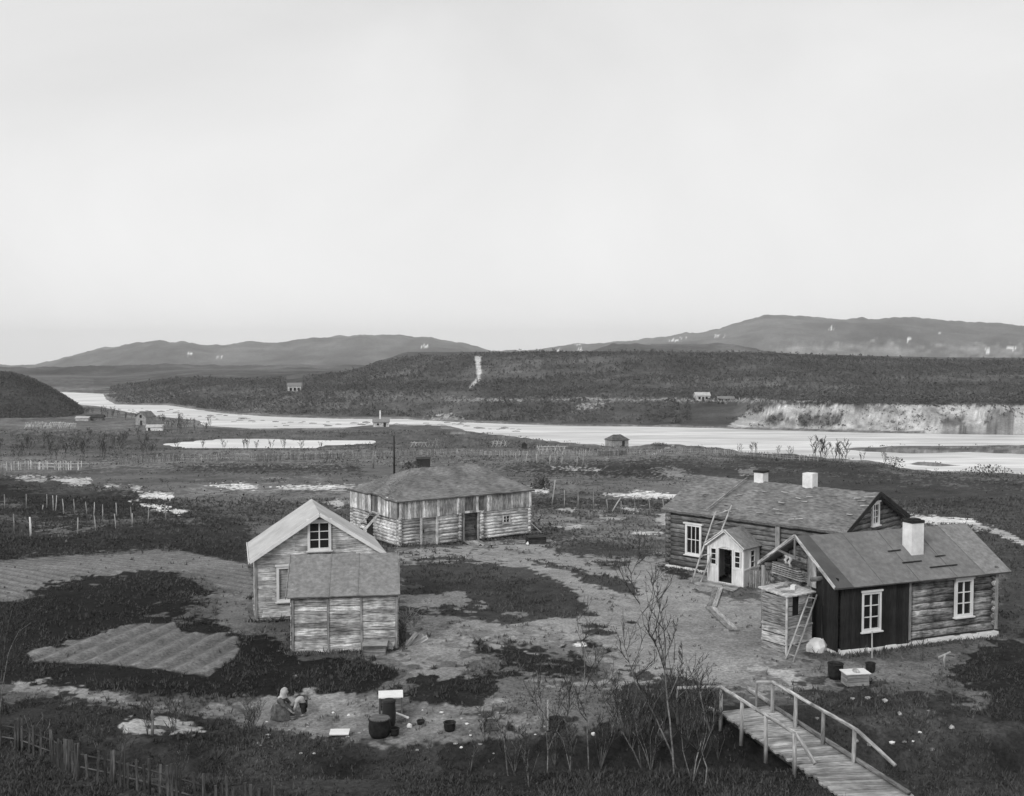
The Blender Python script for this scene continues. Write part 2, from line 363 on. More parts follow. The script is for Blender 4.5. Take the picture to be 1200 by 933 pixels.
# albedo survey: patches of turf, bare soil, sand, snow (outlines in survey coordinates)
def lerp(a, b, t): return a + (b - a) * t
n1 = fbm(GX / 2.2, GY / 2.2, 5, 61); n2 = fbm(GX / .55, GY / .55, 3, 62); n3 = fbm(GX / 9, GY / 9, 4, 63); n4 = fbm(GX / 28, GY / 28, 4, 64)
A = np.full(GX.shape, 80.0)
A += n3 * 36 * ss((GY - 50) / 60) + n1 * 26
A = np.where(GY < 32, 62 + n1 * 30, A)
YWY = np.interp(PY, [480, 560, 640, 700, 800, 900], [2, 5, 8, 14, 22, 30])   # size of edge raggedness
n5 = fbm(GX / .3, GY / .3, 2, 65); PLOT = np.zeros(GX.shape)
def patch(val, pts, fe=2.0, warp=1.0, y0=0, y1=1e9, mott=14, furrow=None, dith=1.6, zn=None):
    global A, GZ
    P = np.array(pts, float); m = 30
    b = (PX > P[:, 0].min() - m) & (PX < P[:, 0].max() + m) & (PY > P[:, 1].min() - m) & (PY < P[:, 1].max() + m) & (GY > y0) & (GY < y1)
    if not b.any(): return
    wx = (n1[b] * 2.6 + n2[b] * 1.4) * YWY[b] * warp * 2.2; wy = (n1[b] * 1.2 + n2[b] * .9) * YWY[b] * warp * 1.0
    s = sdf(PX[b] + wx, (PY[b] + wy) , P)
    k = ss((-s / (5.0 * fe) + n2[b] * 1.1 * dith + n1[b] * .7 * dith + n5[b] * .9 * dith) * 2.6 + .5)
    if y0 >= 1000: dith = .0
    v = val + mott * (n1[b] + n2[b] * .8)
    if zn: v = val + mott * 2 * fbm(GX[b] / zn[0] + GY[b] / zn[0] * .3, GZ[b] / zn[1], 5, 88)
    if zn: k = ss((-s / (4.0 * fe) + 1.0 * fbm(GX[b] / zn[0] * 2, GZ[b] / zn[1] * 2, 3, 89)) * 2.2 + .5)
    A[b] = lerp(A[b], v, k)
    if furrow:
        PLOT[b] = np.maximum(PLOT[b], k)
        fx, fy, sp, amp = furrow
        ph = (GX[b] * fx + GY[b] * fy) / sp * 2 * math.pi + .8 * n3[b] + .9 * n1[b]
        GZ[b] += amp * np.sin(ph) * k; A[b] += 8 * np.sin(ph) * k  # troughs darker: furrow shade and damp soil both put into the colour
# --- beyond the yard
patch(56, [(-50, 545), (0, 553), (60, 560), (150, 575), (240, 592), (290, 608), (300, 640), (290, 672), (190, 648), (100, 652), (-50, 664)], 3, .7)
patch(46, [(-50, 556), (25, 558), (60, 580), (150, 583), (240, 600), (255, 615), (180, 612), (90, 606), (0, 602), (-50, 600)], 3, .6)
patch(46, [(-50, 632), (100, 632), (190, 636), (290, 640), (290, 668), (190, 646), (100, 651), (-50, 662)], 3, .6)
for v, p in [(92, [(46, 625), (75, 617), (120, 614), (118, 618), (80, 624), (60, 628)]), (84, [(98, 612), (200, 605), (205, 609), (110, 615)]), (76, [(0, 602), (45, 604), (40, 612), (0, 610)]),
             (80, [(75, 600), (105, 597), (110, 601), (78, 603)]), (72, [(10, 590), (25, 591), (22, 595), (8, 595)]), (84, [(215, 609), (245, 607), (248, 612), (220, 613)])]:
    patch(v, p, 2, .5)
patch(58, [(165, 547), (250, 541), (420, 544), (425, 553), (250, 553)], 2, .6)
patch(64, [(-50, 572), (25, 560), (120, 570), (100, 578), (-50, 560)], 3, .6)
patch(100, [(220, 574), (330, 570), (430, 574), (430, 592), (300, 596), (230, 586)], 4, 1, mott=40)
patch(72, [(170, 600), (300, 590), (400, 590), (420, 620), (380, 625), (280, 605)], 4, 1)
patch(62, [(555, 547), (700, 538), (760, 531), (880, 543), (1000, 553), (1210, 573), (1260, 640), (1100, 600), (880, 568), (780, 560), (700, 558), (600, 552)], 3, .7)
patch(52, [(600, 552), (690, 545), (760, 545), (820, 556), (780, 562), (690, 560)], 3, .7)
patch(88, [(600, 562), (740, 563), (800, 573), (790, 579), (700, 578), (600, 574)], 3, .8)
patch(56, [(625, 586), (700, 583), (800, 590), (790, 598), (700, 597), (625, 600)], 3, .8)
patch(90, [(630, 603), (700, 600), (790, 606), (785, 640), (730, 640), (640, 625)], 4, 1.2, mott=60)
patch(64, [(620, 622), (660, 622), (705, 640), (690, 650), (625, 640)], 3, 1)
patch(108, [(765, 551), (790, 548), (817, 560), (800, 562)], 1.5, .4)
patch(100, [(0, 530), (120, 540), (260, 533), (420, 528), (560, 524), (700, 530), (860, 528), (860, 534), (700, 537), (560, 536), (260, 542), (0, 552)], 3, .6, mott=20)
patch(72, [(-50, 500), (120, 498), (240, 503), (400, 504), (520, 500), (650, 520), (560, 526), (440, 524), (444, 514), (300, 511), (180, 520), (180, 530), (-50, 536)], 3, .7, mott=26)
patch(84, [(-50, 488), (60, 484), (130, 480), (230, 494), (235, 500), (120, 503), (-50, 503)], 2, .6, mott=50)
patch(60, [(860, 535), (1000, 540), (1060, 556), (1200, 565), (1200, 575), (1000, 560), (880, 548)], 2, .6)
patch(66, [(1060, 600), (1210, 590), (1260, 625), (1260, 760), (1170, 752), (1170, 670), (1110, 612)], 3, .6)
# snow remains, pools of meltwater sand
SN = [(196, [(711, 580), (740, 577.5), (765, 577), (793, 580), (790, 585), (750, 583), (725, 582)]), (180, [(622, 573), (643, 574), (642, 578), (624, 577)]), (150, [(648, 547.5), (668, 548.5), (704, 550.5), (668, 551)]),
      (165, [(62, 561), (80, 561), (108, 563), (106, 567), (90, 569), (75, 565)]), (150, [(15, 559), (55, 560.5), (55, 564), (22, 562.5)]), (160, [(122, 568.5), (141, 569), (140, 571.5), (124, 571)]), (165, [(152, 568.5), (165, 569), (163, 574), (153, 573)]),
      (190, [(246, 567.5), (270, 568.5), (300, 570), (300, 573), (262, 571)]), (185, [(262, 570), (300, 569), (300, 573), (270, 573)]), (180, [(318, 570.5), (360, 570), (425, 568), (430, 572), (360, 574.5)]), (195, [(165, 579.5), (185, 578.5), (205, 581), (200, 586), (180, 584), (166, 583)]), (198, [(153, 589), (170, 590), (200, 595.5), (223, 600), (210, 601.5), (175, 596), (158, 592)]),
      (185, [(1066, 604), (1090, 605), (1140, 609), (1146, 614), (1110, 614), (1075, 612)]), (150, [(1140, 612), (1175, 621), (1200, 634), (1200, 639), (1170, 627), (1130, 616)]), (150, [(385, 590), (396, 586), (402, 590), (398, 596)]), (140, [(655, 618), (686, 615), (680, 620), (660, 621)]),
      (150, [(653, 597), (675, 596), (672, 600), (655, 600)]), (145, [(730, 595), (750, 597), (748, 600), (731, 599)]), (140, [(765, 531), (790, 522), (782, 524), (768, 533)]), (145, [(745, 624), (776, 625), (770, 627), (748, 626)]),
      (140, [(772, 603), (781, 602), (781, 615), (774, 613)]), (130, [(700, 604), (735, 607), (720, 611), (702, 609)]), (110, [(864, 552), (885, 549), (892, 555), (870, 557)])]
for v, p in SN: patch(v, p, .8, .28, mott=40)
# --- tilled plots
patch(94, [(-60, 664), (60, 653), (190, 645), (215, 646), (292, 662), (300, 700), (262, 690), (240, 676), (215, 672), (205, 673), (170, 671), (140, 675), (75, 682), (25, 702), (-60, 708)], 1.6, .25, mott=8, furrow=(.55, .83, .62, .03), dith=.35)
patch(44, [(-60, 706), (25, 702), (75, 682), (140, 675), (170, 671), (215, 674), (230, 685), (262, 698), (255, 715), (285, 745), (325, 748), (345, 770), (450, 774), (458, 795), (430, 813), (360, 820), (200, 815), (-60, 800)], 1.6, .4, mott=10)
patch(98, [(256, 700), (295, 700), (300, 735), (285, 738), (266, 733), (250, 722)], 3, .5)
patch(80, [(240, 712), (262, 706), (262, 716), (235, 728), (185, 725), (180, 720)], 3, .6)
patch(100, [(38, 776), (42, 760), (60, 760), (115, 742), (162, 729), (205, 731), (215, 742), (282, 747), (272, 770), (246, 793), (190, 785), (120, 778)], 1.2, .2, mott=10, furrow=(.97, -.22, .86, .055), dith=.5)
# --- yard
patch(122, [(465, 650), (540, 640), (620, 630), (700, 644), (790, 656), (860, 690), (900, 700), (935, 770), (1000, 790), (1010, 806), (900, 812), (850, 806), (760, 806), (680, 830), (560, 836), (500, 830), (465, 790), (470, 700)], 4, .6, mott=16)
patch(64, [(467, 662), (485, 655), (535, 652), (600, 664), (622, 666), (642, 677), (675, 690), (680, 710), (697, 719), (655, 726), (610, 736), (585, 730), (542, 722), (510, 720), (520, 712), (540, 710), (545, 697), (530, 691), (495, 700), (467, 697)], 1.4, .9, mott=14)
patch(110, [(590, 718), (612, 716), (618, 722), (608, 725)], 1, .5)
patch(66, [(465, 712), (500, 712), (510, 720), (470, 730)], 1.5, .8)
patch(64, [(620, 655), (650, 661), (685, 669), (712, 674), (745, 686), (742, 696), (710, 693), (690, 686), (675, 673), (635, 661)], 1.2, .7)
patch(66, [(683, 659), (700, 655), (740, 660), (727, 668), (697, 665)], 1.2, .7)
patch(60, [(640, 640), (700, 636), (770, 648), (760, 655), (700, 652), (650, 649)], 2, .8)
for x0, x1, y0, y1 in [(686, 712, 732, 738), (692, 724, 739, 746), (720, 744, 724.5, 731.5)]:
    patch(58, [(x0, (y0 + y1) / 2), ((x0 + x1) / 2, y0), (x1, (y0 + y1) / 2), ((x0 + x1) / 2, y1)], 1, .3)
patch(40, [(650, 760), (662, 752.5), (690, 751.5), (708, 757), (715, 764), (700, 768), (665, 767)], 1, .3)
patch(200, [(668, 757), (680, 752.5), (689, 753.5), (686, 757), (675, 759)], .7, .2)
for x0, x1, y0, y1 in [(560, 600, 742, 749), (610, 660, 738, 743), (480, 520, 734, 740), (620, 655, 745, 750), (525, 560, 728, 733), (700, 740, 700, 704), (735, 770, 765, 770)]:
    patch(92, [(x0, (y0 + y1) / 2), ((x0 + x1) / 2, y0), (x1, (y0 + y1) / 2), ((x0 + x1) / 2, y1)], 1.5, .8)
patch(92, [(540, 752), (640, 750), (720, 765), (720, 790), (650, 800), (540, 800), (480, 780)], 4, 1.3, mott=50)
patch(48, [(463, 824), (465, 795), (500, 782), (540, 790), (590, 785), (585, 773), (548, 762), (560, 756), (620, 757), (648, 768), (690, 772), (680, 785), (640, 788), (620, 795), (600, 818), (590, 832), (560, 834), (520, 824)], 1.8, .8, mott=12)
patch(86, [(590, 800), (650, 790), (720, 800), (760, 830), (740, 860), (640, 860), (600, 840)], 4, 1)
patch(62, [(730, 800), (780, 795), (860, 815), (850, 850), (760, 850), (725, 830)], 4, 1)
patch(92, [(466, 772), (474, 780), (464, 812), (448, 818), (455, 795)], 1.5, .5)
patch(76, [(835, 688), (880, 690), (895, 704), (870, 702), (830, 700), (812, 692)], 2, .6)
patch(56, [(775, 662), (800, 668), (812, 676), (800, 680), (778, 674)], 1.6, .6)
# --- lower ground
patch(110, [(15, 808), (60, 803), (110, 812), (200, 824), (300, 832), (330, 836), (300, 842), (190, 832), (110, 821)], 2, .6, mott=60)
patch(52, [(-60, 822), (110, 825), (200, 836), (250, 850), (250, 900), (-60, 900)], 3, .8)
patch(140, [(144, 850), (165, 842), (205, 840), (238, 857), (225, 860), (190, 863), (160, 860)], 1.6, .4, mott=30)
patch(102, [(250, 842), (300, 822), (390, 816), (445, 820), (500, 824), (560, 834), (640, 842), (640, 862), (560, 868), (430, 872), (330, 862), (270, 850)], 3, .9, mott=60)
patch(58, [(240, 868), (330, 864), (420, 880), (420, 935), (0, 935), (0, 880)], 3, .8, mott=30)
patch(50, [(520, 872), (640, 862), (780, 850), (880, 850), (930, 893), (960, 935), (480, 935)], 4, .7)
patch(96, [(900, 772), (960, 778), (1060, 772), (1110, 765), (1115, 790), (1030, 802), (940, 806), (880, 800)], 3, .8, mott=40)
patch(140, [(893, 776), (915, 784), (955, 798), (930, 801), (905, 792)], 2, .6)
patch(56, [(935, 812), (1000, 806), (1120, 806), (1200, 830), (1260, 935), (1050, 935), (990, 860), (950, 840)], 3, .8, mott=34)
patch(46, [(1105, 785), (1130, 764), (1172, 750), (1260, 745), (1260, 850), (1180, 845), (1120, 815)], 3, .7, mott=14)
patch(88, [(1100, 800), (1150, 812), (1155, 830), (1120, 826)], 3, .8)
# --- across the river
yfarG = np.interp(PX, [a for a, b in FARB], [unproj(a, b, WL)[1] for a, b in FARB])
fm = (GY > yfarG - 2) & (GY < 950) & (PX > 110)
A = np.where(fm, 72 + n4 * 30 + n3 * 18, A)
patch(82, [(150, 468), (240, 470), (330, 462), (420, 455), (520, 458), (540, 468), (430, 470), (330, 478), (230, 478)], 3, .6, 200, 900, mott=30)
patch(116, [(520, 467.2), (700, 467), (830, 468), (980, 468.5), (980, 470.5), (830, 470.5), (700, 469.5), (520, 470)], .8, .1, 200, 900)
sand = [(852, 501), (880, 479), (930, 475), (1000, 474.5), (1260, 474.5), (1260, 512), (1000, 507), (900, 503)]
patch(140, sand, .45, .5, 200, 700, mott=62, zn=(2.6, .8))
for p in [[(935, 486), (990, 484), (985, 498), (940, 500)], [(1155, 482), (1175, 478), (1190, 485), (1170, 500), (1153, 497)], [(895, 489), (915, 484), (925, 492), (905, 500)], [(1100, 490), (1130, 488), (1130, 500), (1105, 501)], [(880, 480), (890, 477), (900, 482), (885, 487)], [(1000, 476), (1015, 475), (1017, 481), (1004, 482)]]:
    patch(86, p, 1.2, 1.2, 200, 700, mott=40, zn=(3, 1.0))
patch(158, [(556, 418), (558, 417), (565, 418), (563, 425), (564.5, 436), (563, 446), (558, 449), (552, 456), (549, 455), (553, 449), (559.5, 443), (558, 430)], .7, .1, 300, 950, mott=30, dith=.2)
patch(130, [(500, 495), (512, 488), (530, 487), (545, 494), (530, 497)], 1.5, 1, 200, 600, mott=90)
patch(110, [(676, 480), (690, 472), (712, 471), (705, 477), (690, 480)], 1.5, 1, 300, 900, mott=80)
fh = GY > 2000
A = np.where(fh, 76 + fbm(GX / 260, GY / 420, 5, 71) * 44 + fbm(GX / 60, GY / 90, 4, 72) * 26, A)
A = np.where((GY > 950) & (GY <= 2000), 74 + fbm(GX / 90, GY / 90, 5, 73) * 44, A)
A = np.where((GY > 370) & (GY < 520) & (PX < 104) & (GZ > -14), 58 + n4 * 24 + n3 * 14, A)
patch(98, [(905, 410), (940, 400), (1000, 404), (1040, 402), (1090, 412), (1090, 424), (1030, 424), (960, 418)], 5, .6, 2000, 9000, mott=60, zn=(34, 8))
patch(96, [(1095, 408), (1130, 405), (1200, 405), (1200, 424), (1120, 424)], 5, .6, 2000, 9000, mott=60, zn=(34, 8))
for x, y, w, h in [(843, 394, 7, 1.6), (974, 385, 5, 1.6), (1065, 397.5, 3, 2), (1158, 411, 4, 3), (1185, 408, 6, 2.5), (790, 399, 6, 2), (800, 397, 4, 1.6), (637, 412, 5, 1.2), (655, 410.5, 4, 1), (679, 411, 3, 1), (677, 404, 5, 1), (497, 406, 6, 1.6), (318, 404.3, 3, 1), (222, 415, 2, 1.5), (218, 417, 1.5, 1), (257, 418, 3, 1), (1100, 390, 2, 1)]:
    h *= .62; patch(196, [(x - w, y), (x - w * .3, y - h), (x + w, y - h * .4), (x + w * .6, y + h), (x - w * .4, y + h * .8)], .4, .0, 1000, 9000, mott=10)
sh_ = (GY > 190) & (GY < 720) & (GZ < WL + .5 + .25 * n3) & (GZ > WL - .3)
A = np.where(sh_, 98 + n1 * 60 + n2 * 50, A)
A = np.clip(A, 30, 235)
A2 = np.interp(A, [30, 46, 64, 80, 100, 122, 150, 200, 235], [26, 37, 63, 89, 108, 129, 158, 205, 235])
al = np.clip(((A2 / 255 + .055) / 1.055) ** 2.4 / .72, .008, .8).astype(np.float32)

def grid_mesh(name, X, Y, Z, attr=None):
    r, c = X.shape; me = bpy.data.meshes.new(name)
    co = np.stack([X, Y, Z], -1).astype(np.float32).reshape(-1)
    me.vertices.add(r * c); me.vertices.foreach_set('co', co)
    i = np.arange(r * c).reshape(r, c); q = np.stack([i[:-1, :-1], i[:-1, 1:], i[1:, 1:], i[1:, :-1]], -1).reshape(-1, 4)
    me.loops.add(q.size); me.loops.foreach_set('vertex_index', q.ravel().astype(np.int32))
    me.polygons.add(len(q)); me.polygons.foreach_set('loop_start', np.arange(0, q.size, 4, dtype=np.int32))
    try: me.polygons.foreach_set('loop_total', np.full(len(q), 4, dtype=np.int32))
    except Exception: pass
    me.polygons.foreach_set('use_smooth', np.ones(len(q), bool)); me.update(calc_edges=True)
    if attr is not None:
        a = me.attributes.new('soil', 'FLOAT', 'POINT'); a.data.foreach_set('value', attr.ravel())
    return me
gm = bpy.data.materials.new('ground'); gm.use_nodes = True; t = gm.node_tree; t.nodes.clear(); L = t.links.new
def gn(ty, **k):
    q = t.nodes.new(ty)
    for a, b in k.items(): setattr(q, a, b)
    return q
go = gn('ShaderNodeOutputMaterial'); gp = gn('ShaderNodeBsdfPrincipled'); L(gp.outputs[0], go.inputs[0]); gp.inputs['Roughness'].default_value = 1; gp.inputs['Specular IOR Level'].default_value = .05
ga = gn('ShaderNodeAttribute', attribute_name='soil'); gc = gn('ShaderNodeTexCoord')
val = ga.outputs['Fac']; hs = []
for sc, det, lo, hi in ((9, 8, .62, 1.38), (1.6, 6, .8, 1.2), (.12, 8, .74, 1.26), (.012, 10, .8, 1.2)):
    z = gn('ShaderNodeTexNoise'); z.inputs['Scale'].default_value = sc; z.inputs['Detail'].default_value = det; z.inputs['Roughness'].default_value = .65; L(gc.outputs['Object'], z.inputs[0])
    r = gn('ShaderNodeMapRange'); r.inputs[1].default_value = .33; r.inputs[2].default_value = .67; r.inputs[3].default_value = lo; r.inputs[4].default_value = hi; L(z.outputs[0], r.inputs[0])
    m = gn('ShaderNodeMath', operation='MULTIPLY'); L(val, m.inputs[0]); L(r.outputs[0], m.inputs[1]); val = m.outputs[0]; hs.append(z)
L(val, gp.inputs['Base Color'])
b1 = gn('ShaderNodeBump'); b1.inputs['Strength'].default_value = .7; b1.inputs['Distance'].default_value = .09; L(hs[0].outputs[0], b1.inputs['Height'])
b2 = gn('ShaderNodeBump'); b2.inputs['Strength'].default_value = .8; b2.inputs['Distance'].default_value = 4.0; L(hs[2].outputs[0], b2.inputs['Height']); L(b1.outputs[0], b2.inputs['Normal'])
L(b1.outputs[0], gp.inputs['Normal'])
gme = grid_mesh('ground', GX, GY, GZ, al); gme.materials.append(gm)
gob = bpy.data.objects.new('ground', gme); COL.objects.link(gob); gob['kind'] = 'structure'

# ---------------------------------------------------------------- water
def water_mat(name, lo, hi, rough, sc, bump):
    m = bpy.data.materials.new(name); m.use_nodes = True; t = m.node_tree; t.nodes.clear(); L = t.links.new
    o = t.nodes.new('ShaderNodeOutputMaterial'); p = t.nodes.new('ShaderNodeBsdfPrincipled'); L(p.outputs[0], o.inputs[0])
    c = t.nodes.new('ShaderNodeTexCoord'); mp = t.nodes.new('ShaderNodeMapping'); mp.inputs['Scale'].default_value = sc; mp.inputs['Rotation'].default_value = (0, 0, R(-12)); L(c.outputs['Object'], mp.inputs[0])
    z = t.nodes.new('ShaderNodeTexNoise'); z.inputs['Scale'].default_value = 1; z.inputs['Detail'].default_value = 7; z.inputs['Roughness'].default_value = .62; L(mp.outputs[0], z.inputs[0])
    r = t.nodes.new('ShaderNodeMapRange'); r.inputs[1].default_value = .36; r.inputs[2].default_value = .64; r.inputs[3].default_value = alb(lo); r.inputs[4].default_value = alb(hi); L(z.outputs[0], r.inputs[0]); L(r.outputs[0], p.inputs['Base Color'])
    b = t.nodes.new('ShaderNodeBump'); b.inputs['Strength'].default_value = bump; b.inputs['Distance'].default_value = .5; L(z.outputs[0], b.inputs['Height']); L(b.outputs[0], p.inputs['Normal'])
    p.inputs['Roughness'].default_value = rough; p.inputs['Specular IOR Level'].default_value = .5; return m
def poly_obj(name, pts, z, mat):
    import bmesh
    bm = bmesh.new(); f = bm.faces.new([bm.verts.new((a, b, z)) for a, b in pts]); bmesh.ops.triangulate(bm, faces=[f]); bmesh.ops.recalc_face_normals(bm, faces=bm.faces)
    me = bpy.data.meshes.new(name); bm.to_mesh(me); bm.free()
    if me.polygons[0].normal.z < 0: me.flip_normals()
    me.materials.append(mat); o = bpy.data.objects.new(name, me); COL.objects.link(o); o['kind'] = 'structure'; return o
wm = water_mat('river_water', 160, 228, .45, (.03, .16, .1), .3)
poly_obj('river', [(-620, 195), (620, 195), (900, 700), (-900, 700)], WL, wm)
pm = water_mat('pond_water', 176, 222, .3, (.05, .1, .1), .08)
pc = (np.array(POND)[:, 0].mean(), np.array(POND)[:, 1].mean())
poly_obj('pond', [(pc[0] + (a - pc[0]) * 1.06, pc[1] + (b - pc[1]) * 1.14) for a, b in POND], PL - .02, pm)
#MORE
# ---------------------------------------------------------------- building kit (local frames: X along the front, Y into the house, Z up)
def cutlist(a, b, z, r, ops):
    seg = [(a, b)]
    for s0, s1, z0, z1 in ops:
        if z + r * .6 > z0 and z - r * .6 < z1:
            n = []
            for p, q in seg:
                if s1 <= p or s0 >= q: n.append((p, q))
                else:
                    if s0 - p > .05: n.append((p, s0))
                    if q - s1 > .05: n.append((s1, q))
            seg = n
    return seg
def log_wall(mb, A0, A1, z0, z1, r=.1, ext=.16, ops=(), shift=0, top=None, flat=1):
    """horizontal logs from A0 to A1; ops = openings (s0,s1,z0,z1) along the wall; top(z) -> (s0,s1) limits in a gable"""
    A0, A1 = Vector((*A0, 0)), Vector((*A1, 0)); L = (A1 - A0).length; d = (A1 - A0) / L; z = z0 + r * (1 - shift * 0.0)
    step = 2 * r * .93
    z += shift * step / 2
    while z < z1:
        a, b = -ext, L + ext
        if top:
            t = top(z + r * .5)
            if t is None: break
            a, b = t
            if z < top.he: a, b = -ext, L + ext
        for p, q in cutlist(a, b, z, r, ops):
            mb.log(A0 + d * p + Vector((0, 0, z)), A0 + d * q + Vector((0, 0, z)), r * rnd.uniform(.97, 1.06), None, flat)
        z += step
def core_wall(mb, A0, A1, z0, z1, th, ops=(), pent=None):
    """thin dark backing behind the logs that makes the gaps dark, cut at the openings"""
    A0, A1 = Vector((*A0, 0)), Vector((*A1, 0)); L = (A1 - A0).length; d = (A1 - A0) / L
    xs = sorted({0, L} | {v for o in ops for v in o[:2]}); zs = sorted({z0, z1} | {min(max(v, z0), z1) for o in ops for v in o[2:]})
    for xa, xb in zip(xs, xs[1:]):
        for za, zb in zip(zs, zs[1:]):
            if zb - za < .01: continue
            xm, zm = (xa + xb) / 2, (za + zb) / 2
            if any(o[0] < xm < o[1] and o[2] < zm < o[3] for o in ops): continue
            mb.beam(A0 + d * xa + Vector((0, 0, zm)), A0 + d * xb + Vector((0, 0, zm)), th, zb - za, tone=.2)
    if pent:
        a = A0 + Vector((0, 0, z1)); b = A1 + Vector((0, 0, z1)); c = (A0 + A1) / 2 + Vector((0, 0, pent)); n = d.cross(Vector((0, 0, 1)))
        mb.poly([a + n * th / 2, b + n * th / 2, c + n * th / 2], th, n, .2)
def boards(mb, A0, A1, zb, zt, n_out, w=.14, th=.025, off=.0, ops=(), gap=.006, batten=False):
    """vertical boards; zb, zt numbers or functions of the distance along"""
    A0, A1 = Vector((*A0, 0)), Vector((*A1, 0)); L = (A1 - A0).length; d = (A1 - A0) / L; n = Vector((*n_out, 0)).normalized()
    k = max(1, round(L / w)); w = L / k
    for i in range(k):
        s = (i + .5) * w; b = zb(s) if callable(zb) else zb; t_ = zt(s) if callable(zt) else zt
        spans = [(b, t_)]
        for s0, s1, z0, z1 in ops:
            if s0 < s < s1:
                q = []
                for p0, p1 in spans:
                    if z0 > p0: q.append((p0, min(z0, p1)))
                    if z1 < p1: q.append((max(z1, p0), p1))
                spans = q
        for p0, p1 in spans:
            if p1 - p0 < .04: continue
            o = n * (off + th / 2 + rnd.uniform(0, .006)); c = A0 + d * s + o; tn = rnd.random()
            mb.beam(c + Vector((0, 0, p0 + rnd.uniform(-.01, .01))), c + Vector((0, 0, p1)), th, w - gap, d.cross(Vector((0, 0, 1))).cross(Vector((0, 0, 1))), tn) if False else \
                mb.beam(c + Vector((0, 0, p0 + rnd.uniform(-.008, .008))), c + Vector((0, 0, p1)), w - gap, th, n, tn)
            if batten:
                c2 = c + d * w / 2 + n * th * .8
                mb.beam(c2 + Vector((0, 0, p0)), c2 + Vector((0, 0, p1)), .04, .02, n, tn * .8)
def hboards(mb, A0, A1, z0, z1, n_out, h=.16, th=.025, off=0, ops=(), pieces=1, split=()):
    A0, A1 = Vector((*A0, 0)), Vector((*A1, 0)); L = (A1 - A0).length; d = (A1 - A0) / L; n = Vector((*n_out, 0)).normalized(); k = round((z1 - z0) / h); h = (z1 - z0) / k
    for i in range(k):
        z = z0 + (i + .5) * h
        for p, q in cutlist(0, L, z, h * .5, ops):
            cuts = [p] + [c for c in split if p < c < q] + [q]
            for a, b in zip(cuts, cuts[1:]):
                o = n * (off + th / 2 + rnd.uniform(0, .012)); zz = Vector((0, 0, z + rnd.uniform(-.01, .01)))
                mb.beam(A0 + d * a + o + zz, A0 + d * b + o + zz, th, h * rnd.uniform(.9, .97))
def window(parent, c, ax, nrm, w, h, cols, rows, mat='white_paint', fw=.09, head=.04, depth=.09, label=None, glass='glass', mun=.03):
    """casing and glazing bars, with the pane and the sill as its own pieces"""
    c = Vector(c); ax = Vector((*ax, 0)).normalized(); n = Vector((*nrm, 0)).normalized(); up = Vector((0, 0, 1)); m = MB()
    q = lambda a, b, o: c + ax * a + up * b + n * o
    for sx in (-1, 1): m.beam(q(sx * (w / 2 - fw / 2), -h / 2, 0), q(sx * (w / 2 - fw / 2), h / 2, 0), fw, depth, n, .5)
    m.beam(q(-w / 2 + fw, h / 2 - fw / 2, 0), q(w / 2 - fw, h / 2 - fw / 2, 0), depth * .98, fw, tone=.5)
    m.beam(q(-w / 2 + fw, -h / 2 + fw / 2, 0), q(w / 2 - fw, -h / 2 + fw / 2, 0), depth * .98, fw, tone=.5)
    if head: m.beam(q(-w / 2 - head, h / 2 + .035, .015), q(w / 2 + head, h / 2 + .035, .015), depth + .05, .07, tone=.5)
    iw, ih = w - 2 * fw, h - 2 * fw
    for i in range(1, cols):
        x = -iw / 2 + iw * i / cols; m.beam(q(x, -ih / 2, -.012), q(x, ih / 2, -.012), mun * (1.7 if cols == 2 else 1), .035, n, .5)
    for j in range(1, rows):
        z = -ih / 2 + ih * j / rows; m.beam(q(-iw / 2, z, -.014), q(iw / 2, z, -.014), .034, mun, tone=.5)
    f = m.build('window', mat, parent, label)
    g = MB(); g.beam(q(-iw / 2 - .01, 0, -.035), q(iw / 2 + .01, 0, -.035), .008, ih + .02, tone=.5); g.build('pane', glass, f)
    s = MB(); s.beam(q(-w / 2 - .05, -h / 2 - .025, .03), q(w / 2 + .05, -h / 2 - .025, .03), depth + .07, .045, tone=.5); s.build('sill', mat, f)
    return f
def gable_top(he, hr, Wd, pad=.05):
    def f(z):
        if z > hr - .12: return None
        k = max(0, (z - he) / (hr - he)) * Wd / 2; return (k + pad, Wd - k - pad)
    f.he = he; return f
def gable_roof(parent, L, Wd, he, hr, oe, og, th, mat, noise=.015, nu=24, nv=8, name='roof', label=None):
    sl = (hr - he) / (Wd / 2); ez = he - oe * sl; m = MB()
    m.slab((-og, -oe, ez), (L + og, -oe, ez), (L + og, Wd / 2, hr), (-og, Wd / 2, hr), th, nu, nv, noise, .5)
    m.slab((-og, Wd + oe, ez), (L + og, Wd + oe, ez), (L + og, Wd / 2 + .003, hr), (-og, Wd / 2 + .003, hr), th, nu, nv, noise, .55)
    return m.build(name, mat, parent, label), ez, sl
def ladder(name, label, a0, a1, b0, b1, n, r=.035, mat='old_plank', group=None, skip=()):
    """two rails a0-a1 and b0-b1 with n rungs"""
    a0, a1, b0, b1 = map(Vector, (a0, a1, b0, b1)); t_ = thing(name, label, 'ladder', (a0 + b0) / 2, 0, group); o = (a0 + b0) / 2
    for p, q in ((a0, a1), (b0, b1)):
        m = MB(); m.tube([p - o, (p + q) / 2 - o, q - o], [r, r * .95, r * .8], 7); m.build('rail', mat, t_)
    for i in range(n):
        if i in skip: continue
        k = (i + .6) / n; p = a0.lerp(a1, k) - o; q = b0.lerp(b1, k) - o; d = (q - p).normalized() * .03
        m = MB(); m.tube([p - d, q + d], [r * .6, r * .6], 6); m.build('rung', mat, t_)
    return t_
V3 = lambda a, b, c=0: Vector((a, b, c))
def to_world(root, p): return Matrix.Translation(root.location) @ root.rotation_euler.to_matrix().to_4x4() @ Vector(p)
